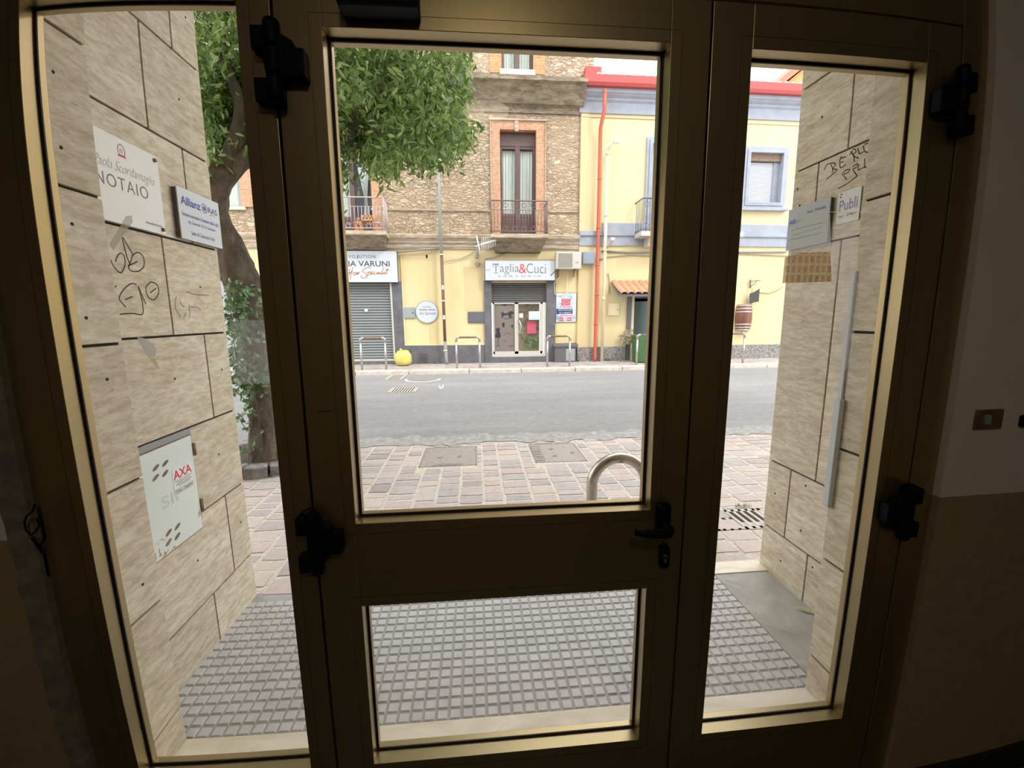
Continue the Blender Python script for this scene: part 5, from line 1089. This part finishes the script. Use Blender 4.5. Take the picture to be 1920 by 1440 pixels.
m = MB(); m.prism([(F(1360+a/6.5417, 480+b/6.5417, 13.2)[0], F(1360+a/6.5417, 480+b/6.5417, 13.2)[2]) for a, b in ((300, 460), (350, 445), (418, 402), (405, 560), (350, 570), (310, 588), (293, 560))], 'y', 13.19, 13.21); m.build('plate', mat('dark_plate', (.055, .048, .042), .6), hp_)
MB().tube([P2(325, 390, 13.2), P2(325, 455, 13.2)], .006, 5).build('chain', MT['rust'], hp_)
MB().tube([P2(290, 450, 13.25), P2(288, 520, 13.25), P2(293, 585, 13.25)], .018, 6).build('pole', MT['white'], hp_)
# ---------------- bag, bin, plant, racks
a = R(741, 659, 771, 686, 12.95); bg_ = thing('rubbish_bag', 'yellow plastic rubbish bag slumped on the far pavement by the roller shutter', 'bag', ((a[0]+a[1])/2, 12.95, .112))
m = MB(); cx = (a[0]+a[1])/2; rx = (a[1]-a[0])/2; hz = a[3]-.1; vs = []; nu, nv = 28, 16
for i in range(nv+1):
    for j in range(nu):
        th = math.pi*i/nv; ph = 2*math.pi*j/nu; k = 1+.10*math.sin(5*ph+3*th)*math.sin(th)+.05*math.sin(11*ph-4*th); se = lambda v: math.copysign(abs(v)**.7, v)
        vs.append((cx+rx*k*se(math.sin(th))*se(math.cos(ph)), 12.95+.24*k*se(math.sin(th))*se(math.sin(ph)), .114+hz/2*(1+se(math.cos(th)))+(.03*math.sin(7*ph) if th < .6 else 0)))
m.add(vs, [(i*nu+j, i*nu+(j+1) % nu, (i+1)*nu+(j+1) % nu, (i+1)*nu+j) for i in range(nv) for j in range(nu)], True); m.build('bag_body', MT['bagy'], bg_, fix=True)
MB().tube([(cx-.02, 12.95, .1+hz), (cx-.05, 12.95, .15+hz), (cx-.09, 12.95, .17+hz)], [.05, .025, .05], 8).build('bag_knot', MT['bagy'], bg_)
a = R(1190, 628, 1226, 679, 12.75); gb = thing('wheelie_bin', 'green wheeled rubbish bin in front of the doorway under the canopy', 'bin', ((a[0]+a[1])/2, 12.75, .112))
MB().obox(((a[0]+a[1])/2, 12.75, (.13+a[3]-.06)/2), (a[1]-a[0]-.04, .5, a[3]-.06-.13), (0, 0, 0), 1.1).build('body', MT['green'], gb, bevel=.02); MB().box(a[0]-.03, a[1]+.03, 12.47, 13.03, a[3]-.07, a[3]).build('lid', MT['green'], gb, bevel=.02)
for xx in (a[0]+.08, a[1]-.08): MB().cyl((xx-.03, 12.97, .19), (xx+.03, 12.97, .19), .075, 14).build('wheel', MT['black'], gb)
dp = thing('dry_plant', 'dry brown leafy plant on a thin stem against the yellow wall by the canopy door', 'plant', tuple(F(1163, 678, 13.15)[[0, 1]])+(.112,))
m = MB(); p0 = F(1163, 678, 13.15); p1 = F(1168, 632, 13.15); m.tube([(p0[0], 13.15, .112), (p0[0]+.02, 13.14, .6), (p1[0], 13.12, p1[2])], .012, 6); m.build('stem', MT['straw'], dp)
m = MB()
for i in range(260):
    q = F(1178+random.gauss(0, 6), 632+random.gauss(0, 5), 13.2+random.gauss(0, .03)); d_ = Vector((random.gauss(0, 1), random.gauss(0, .5), random.gauss(0, 1))).normalized()*.07; e_ = d_.cross(Vector((0, 1, .3))).normalized()*.025; q = Vector(q)
    m.add([q-d_, q+e_, q+d_, q-e_], [(0, 1, 2, 3)])
m.build('dry_leaves', MT['straw'], dp, fix=False)
m = MB()
for px_, py_ in ((818, 681), (1083, 677), (1138, 676), (1144, 677)):
    for i in range(30):
        p = F(px_+random.uniform(-3, 3), py_, 13.28); a_ = random.uniform(0, 6.28); m.add([(p[0], 13.28, .10), (p[0]+.02, 13.28, .10), (p[0]+.05*math.cos(a_), 13.27+.03*math.sin(a_), .112+random.uniform(.03, .1))], [(0, 1, 2)])
tag(m.build('wall_weeds', MT['ivy'], fix=False), 'small green weeds sprouting along the foot of the facade walls', 'weeds', kind='stuff')
lab = ['steel tube cycle rack in front of the roller shutter, leftmost of the far pavement', 'steel tube cycle rack left of the tailor shop door', 'steel tube cycle rack in front of the dark low cabinet', 'steel tube cycle rack in front of the green bin', 'steel tube cycle rack below the barrel at the right end']
rz = .92; first = None
for i, (pa, pb) in enumerate(((681, 723), (859, 897), (1029, 1066), (1194, 1232), (1355, 1388))):
    Yk = 12.05; xa = float(F(pa, 691, Yk)[0]); xb = float(F(pb, 691, Yk)[0])
    if first is None:
        xa, xb = (xa+xb)/2-.33, (xa+xb)/2+.33; zr_ = float(F(702, 634, Yk)[2])
        first = thing('cycle_rack', lab[0], 'cycle rack', ((xa+xb)/2, Yk, .112), 'steel cycle racks on the far pavement'); cx = (xa+xb)/2
        for sx in (-1, 1): MB().tube([(cx+sx*.33, Yk, .10), (cx+sx*.33, Yk, zr_-.10)], .030, 10).build('post', MT['steel'], first); MB().tube([(cx+sx*.33, Yk, zr_-.12), (cx+sx*.33, Yk, zr_-.04), (cx+sx*.29, Yk, zr_), (cx+sx*.24, Yk, zr_)], .036, 10).build('elbow', MT['steel'], first)
        MB().tube([(cx-.26, Yk, zr_), (cx+.26, Yk, zr_)], .030, 10).build('crossbar', MT['rust'], first)
    else:
        c = copy_tree(first); c.location = ((xa+xb)/2, Yk, .112); c['label'] = lab[i]
# ================================================================== TREE
YT = 4.6
def T(px, py, y=YT): return Vector(F(px, py, y))
def wpx(w, y=YT): return w*y/787/2
tr = thing('street_tree', 'large leafy street tree with a leaning rough trunk outside on the left pavement', 'tree', (T(500, 862)[0], YT, 0))
def limb(pts, name, n=14, jit=.05):
    P = []; Rr = []
    for i, q in enumerate(pts):
        y = q[3] if len(q) > 3 else YT; P.append(T(q[0], q[1], y)); Rr.append(wpx(q[2], y))
    Q = []; S_ = []
    for i in range(len(P)-1):
        a, b, c, e = P[max(i-1, 0)], P[i], P[i+1], P[min(i+2, len(P)-1)]
        for t_ in (0, .25, .5, .75):
            Q.append(.5*((2*b)+(c-a)*t_+(2*a-5*b+4*c-e)*t_*t_+(3*b-a-3*c+e)*t_**3)); S_.append(Rr[i]+(Rr[i+1]-Rr[i])*t_)
    Q.append(P[-1]); S_.append(Rr[-1])
    return MB().tube(Q, S_, n, jit=jit).build(name, MT['bark'], tr)
base = G(500, 868)
limb([(500, 884, 80), (499, 855, 62), (498, 800, 54), (496, 720, 52), (480, 620, 54), (462, 548, 58), (441, 500, 58), (420, 450, 52), (402, 405, 44), (402, 360, 42), (418, 320, 44), (436, 290, 34), (447, 250, 27), (452, 205, 22), (438, 158, 16), (419, 122, 12), (402, 85, 9), (386, 45, 7), (375, -40, 6)], 'trunk', 18, .07)
limb([(412, 345, 34), (440, 314, 28), (470, 292, 27), (520, 272, 25, 4.5), (580, 266, 24, 4.4), (630, 268, 22, 4.3), (648, 262, 20, 4.3), (658, 235, 17, 4.3), (672, 207, 14, 4.25), (692, 187, 12, 4.2), (706, 176, 9, 4.2), (722, 155, 6, 4.2), (740, 120, 5, 4.2), (750, 60, 4, 4.2), (752, -30, 3, 4.2)], 'branch')
limb([(704, 180, 6, 4.2), (731, 180, 5, 4.1), (760, 170, 4, 4.1), (787, 157, 4, 4.0), (812, 165, 3, 4.0), (850, 160, 2, 4.0)], 'branch', 8)
limb([(660, 238, 6, 4.3), (680, 242, 5, 4.2), (712, 246, 4.5, 4.1), (742, 266, 3.5, 4.0), (790, 262, 2.5, 4.0)], 'branch', 8)
limb([(656, 268, 5, 4.3), (662, 278, 3, 4.3), (672, 286, 2, 4.3), (690, 284, 1.5, 4.3)], 'branch', 6)
limb([(450, 215, 12), (470, 150, 11, 4.7), (500, 60, 9, 4.8), (560, -60, 8, 5.0), (600, -180, 6, 5.0)], 'branch', 8)
limb([(436, 158, 7), (428, 110, 6), (424, 60, 5), (430, -40, 4)], 'branch', 8)
limb([(418, 320, 12), (408, 250, 10, 4.9), (412, 205, 9, 4.95), (400, 160, 7, 5.0), (392, 90, 5, 5.0)], 'branch', 8)
limb([(387, 45, 4), (400, 60, 3.5), (412, 55, 3), (424, 42, 2.5), (432, 20, 2)], 'branch', 6)
poly = [(560, -260), (860, -260), (900, -60), (884, 60), (868, 105), (872, 150), (880, 165), (866, 205), (872, 228), (888, 242), (884, 262), (866, 268), (860, 288), (836, 298), (815, 318), (796, 308), (770, 292), (748, 308), (734, 336), (716, 330), (698, 312), (688, 296), (670, 284), (652, 268), (640, 282), (646, 320), (640, 352), (628, 350), (600, 330), (560, 300), (500, 300), (475, 282), (455, 262), (446, 300), (432, 262), (408, 330), (392, 318), (360, 260), (300, 200), (250, 0), (250, -260)]
pa = np.array(poly, float)
def inside(x, y):
    c = False; j = len(pa)-1
    for i in range(len(pa)):
        if (pa[i, 1] > y) != (pa[j, 1] > y) and x < (pa[j, 0]-pa[i, 0])*(y-pa[i, 1])/(pa[j, 1]-pa[i, 1])+pa[i, 0]: c = not c
        j = i
    return c
C = []
while len(C) < 2700:
    x, y = random.uniform(250, 905), random.uniform(-260, 352)
    if not inside(x, y): continue
    edge = 1.0 if y > 150 else .75 if y > 100 else .3
    if random.random() > edge: continue
    if 395 < x < 470 and 285 < y < 330 and random.random() < .7: continue
    d_ = random.gauss(4.65, .55); d_ = min(max(d_, 3.4), 6.0)
    if 400 < x < 500 and 100 < y < 300: d_ = max(d_, 4.75)      # the limbs stay clear of leaves on this side
    if 636 < x < 725 and 160 < y < 285 and abs((x-650)-(265-y)*.6) < 26 and random.random() < .93: d_ = max(d_, 4.62)
    C.append(F(x, y, d_))
C = np.array(C)
def leaves(C, per, L, Wd, spread, droop):
    n = len(C)*per; c = np.repeat(C, per, 0)+rng.normal(0, spread, (n, 3)); d = rng.normal(0, 1, (n, 3)); d[:, 2] -= droop; d /= np.linalg.norm(d, axis=1)[:, None]
    u = np.cross(d, rng.normal(0, 1, (n, 3))); u /= np.linalg.norm(u, axis=1)[:, None]; nn = np.cross(d, u)
    l = L*rng.uniform(.7, 1.2, n)[:, None]; w = Wd*rng.uniform(.8, 1.2, n)[:, None]
    V_ = np.stack([c, c+d*l*.35+u*w/2-nn*w*.12, c+d*l*.75+u*w*.38-nn*w*.1, c+d*l, c+d*l*.75-u*w*.38-nn*w*.1, c+d*l*.35-u*w/2-nn*w*.12, c+d*l*.5], 1).reshape(-1, 3)
    k = np.arange(n)[:, None]*7; f = np.concatenate([k+[0, 1, 6, 5], k+[1, 2, 3, 6], k+[6, 3, 4, 5]], 0)
    return V_, f
def leafobj(name, V_, f, mt, par):
    o0 = np.array(ORG[par]); me = bpy.data.meshes.new(name); me.from_pydata((V_-o0).tolist(), [], f.tolist()); me.materials.append(mt); me.update()
    o = bpy.data.objects.new(name, me); COL.objects.link(o); o.parent = par; return o
V_, f = leaves(C, 17, .078, .026, .065, .7)
fo = leafobj('foliage', V_, f, MT['leaf'], tr); fo['kind'] = 'stuff'
# stone ring round the trunk
rg = thing('tree_surround', 'low round stone kerb around the foot of the street tree', 'kerb ring', (base[0], 4.72, 0))
for i in range(16):
    a0, a1 = 2*math.pi*i/16+.02, 2*math.pi*(i+1)/16-.02; m = MB(); pl = [(base[0]+r_*math.cos(a), 4.72+r_*math.sin(a)) for r_, a in ((.62, a0), (.62, (a0+a1)/2), (.62, a1), (.46, a1), (.46, (a0+a1)/2), (.46, a0))]
    m.prism(pl, 'z', -.02, .12+random.uniform(-.008, .008)); m.build('kerb_block', MT['granite'], rg, bevel=.012)
MB().disc((base[0], 4.72), .46, 'z', -.01, .07, 24).build('soil', mat('soil', (.10, .08, .06), .95), rg)
# ivy on the trunk
iv = thing('ivy', 'bright green ivy climbing the lower trunk of the street tree', 'ivy', (T(470, 700)[0], 4.4, .05))
m = MB()
for pts in ([(455, 725), (468, 745), (478, 770), (470, 790)], [(440, 735), (452, 742), (470, 760), (485, 775)], [(447, 780), (458, 800), (480, 815), (490, 830)], [(450, 720), (440, 650), (430, 560)], [(470, 720), (475, 640), (480, 560)], [(490, 840), (485, 780), (470, 700), (455, 620)]):
    m.tube([T(a, b, 4.32) for a, b in pts], .004, 5)
m.build('stem', MT['bark'], iv)
CI = [];
for (x0, x1, y0, y1, n_) in ((420, 462, 530, 600, 36), (462, 500, 540, 600, 10), (428, 460, 600, 720, 60), (460, 505, 610, 720, 26), (445, 520, 700, 735, 22)):
    for _ in range(n_): CI.append(T(random.uniform(x0, x1), random.uniform(y0, y1), random.uniform(4.25, 4.5)))
for a, b in ((442, 738), (450, 745), (455, 733), (463, 757), (468, 750), (471, 768), (480, 772), (452, 782), (459, 803), (447, 790), (485, 812), (476, 845), (482, 840), (470, 848)): CI.append(T(a, b, 4.32))
V_, f = leaves(np.array([list(c) for c in CI]), 4, .07, .042, .035, .3)
o = leafobj('leaves', V_, f, MT['ivy'], iv); o['kind'] = 'stuff'
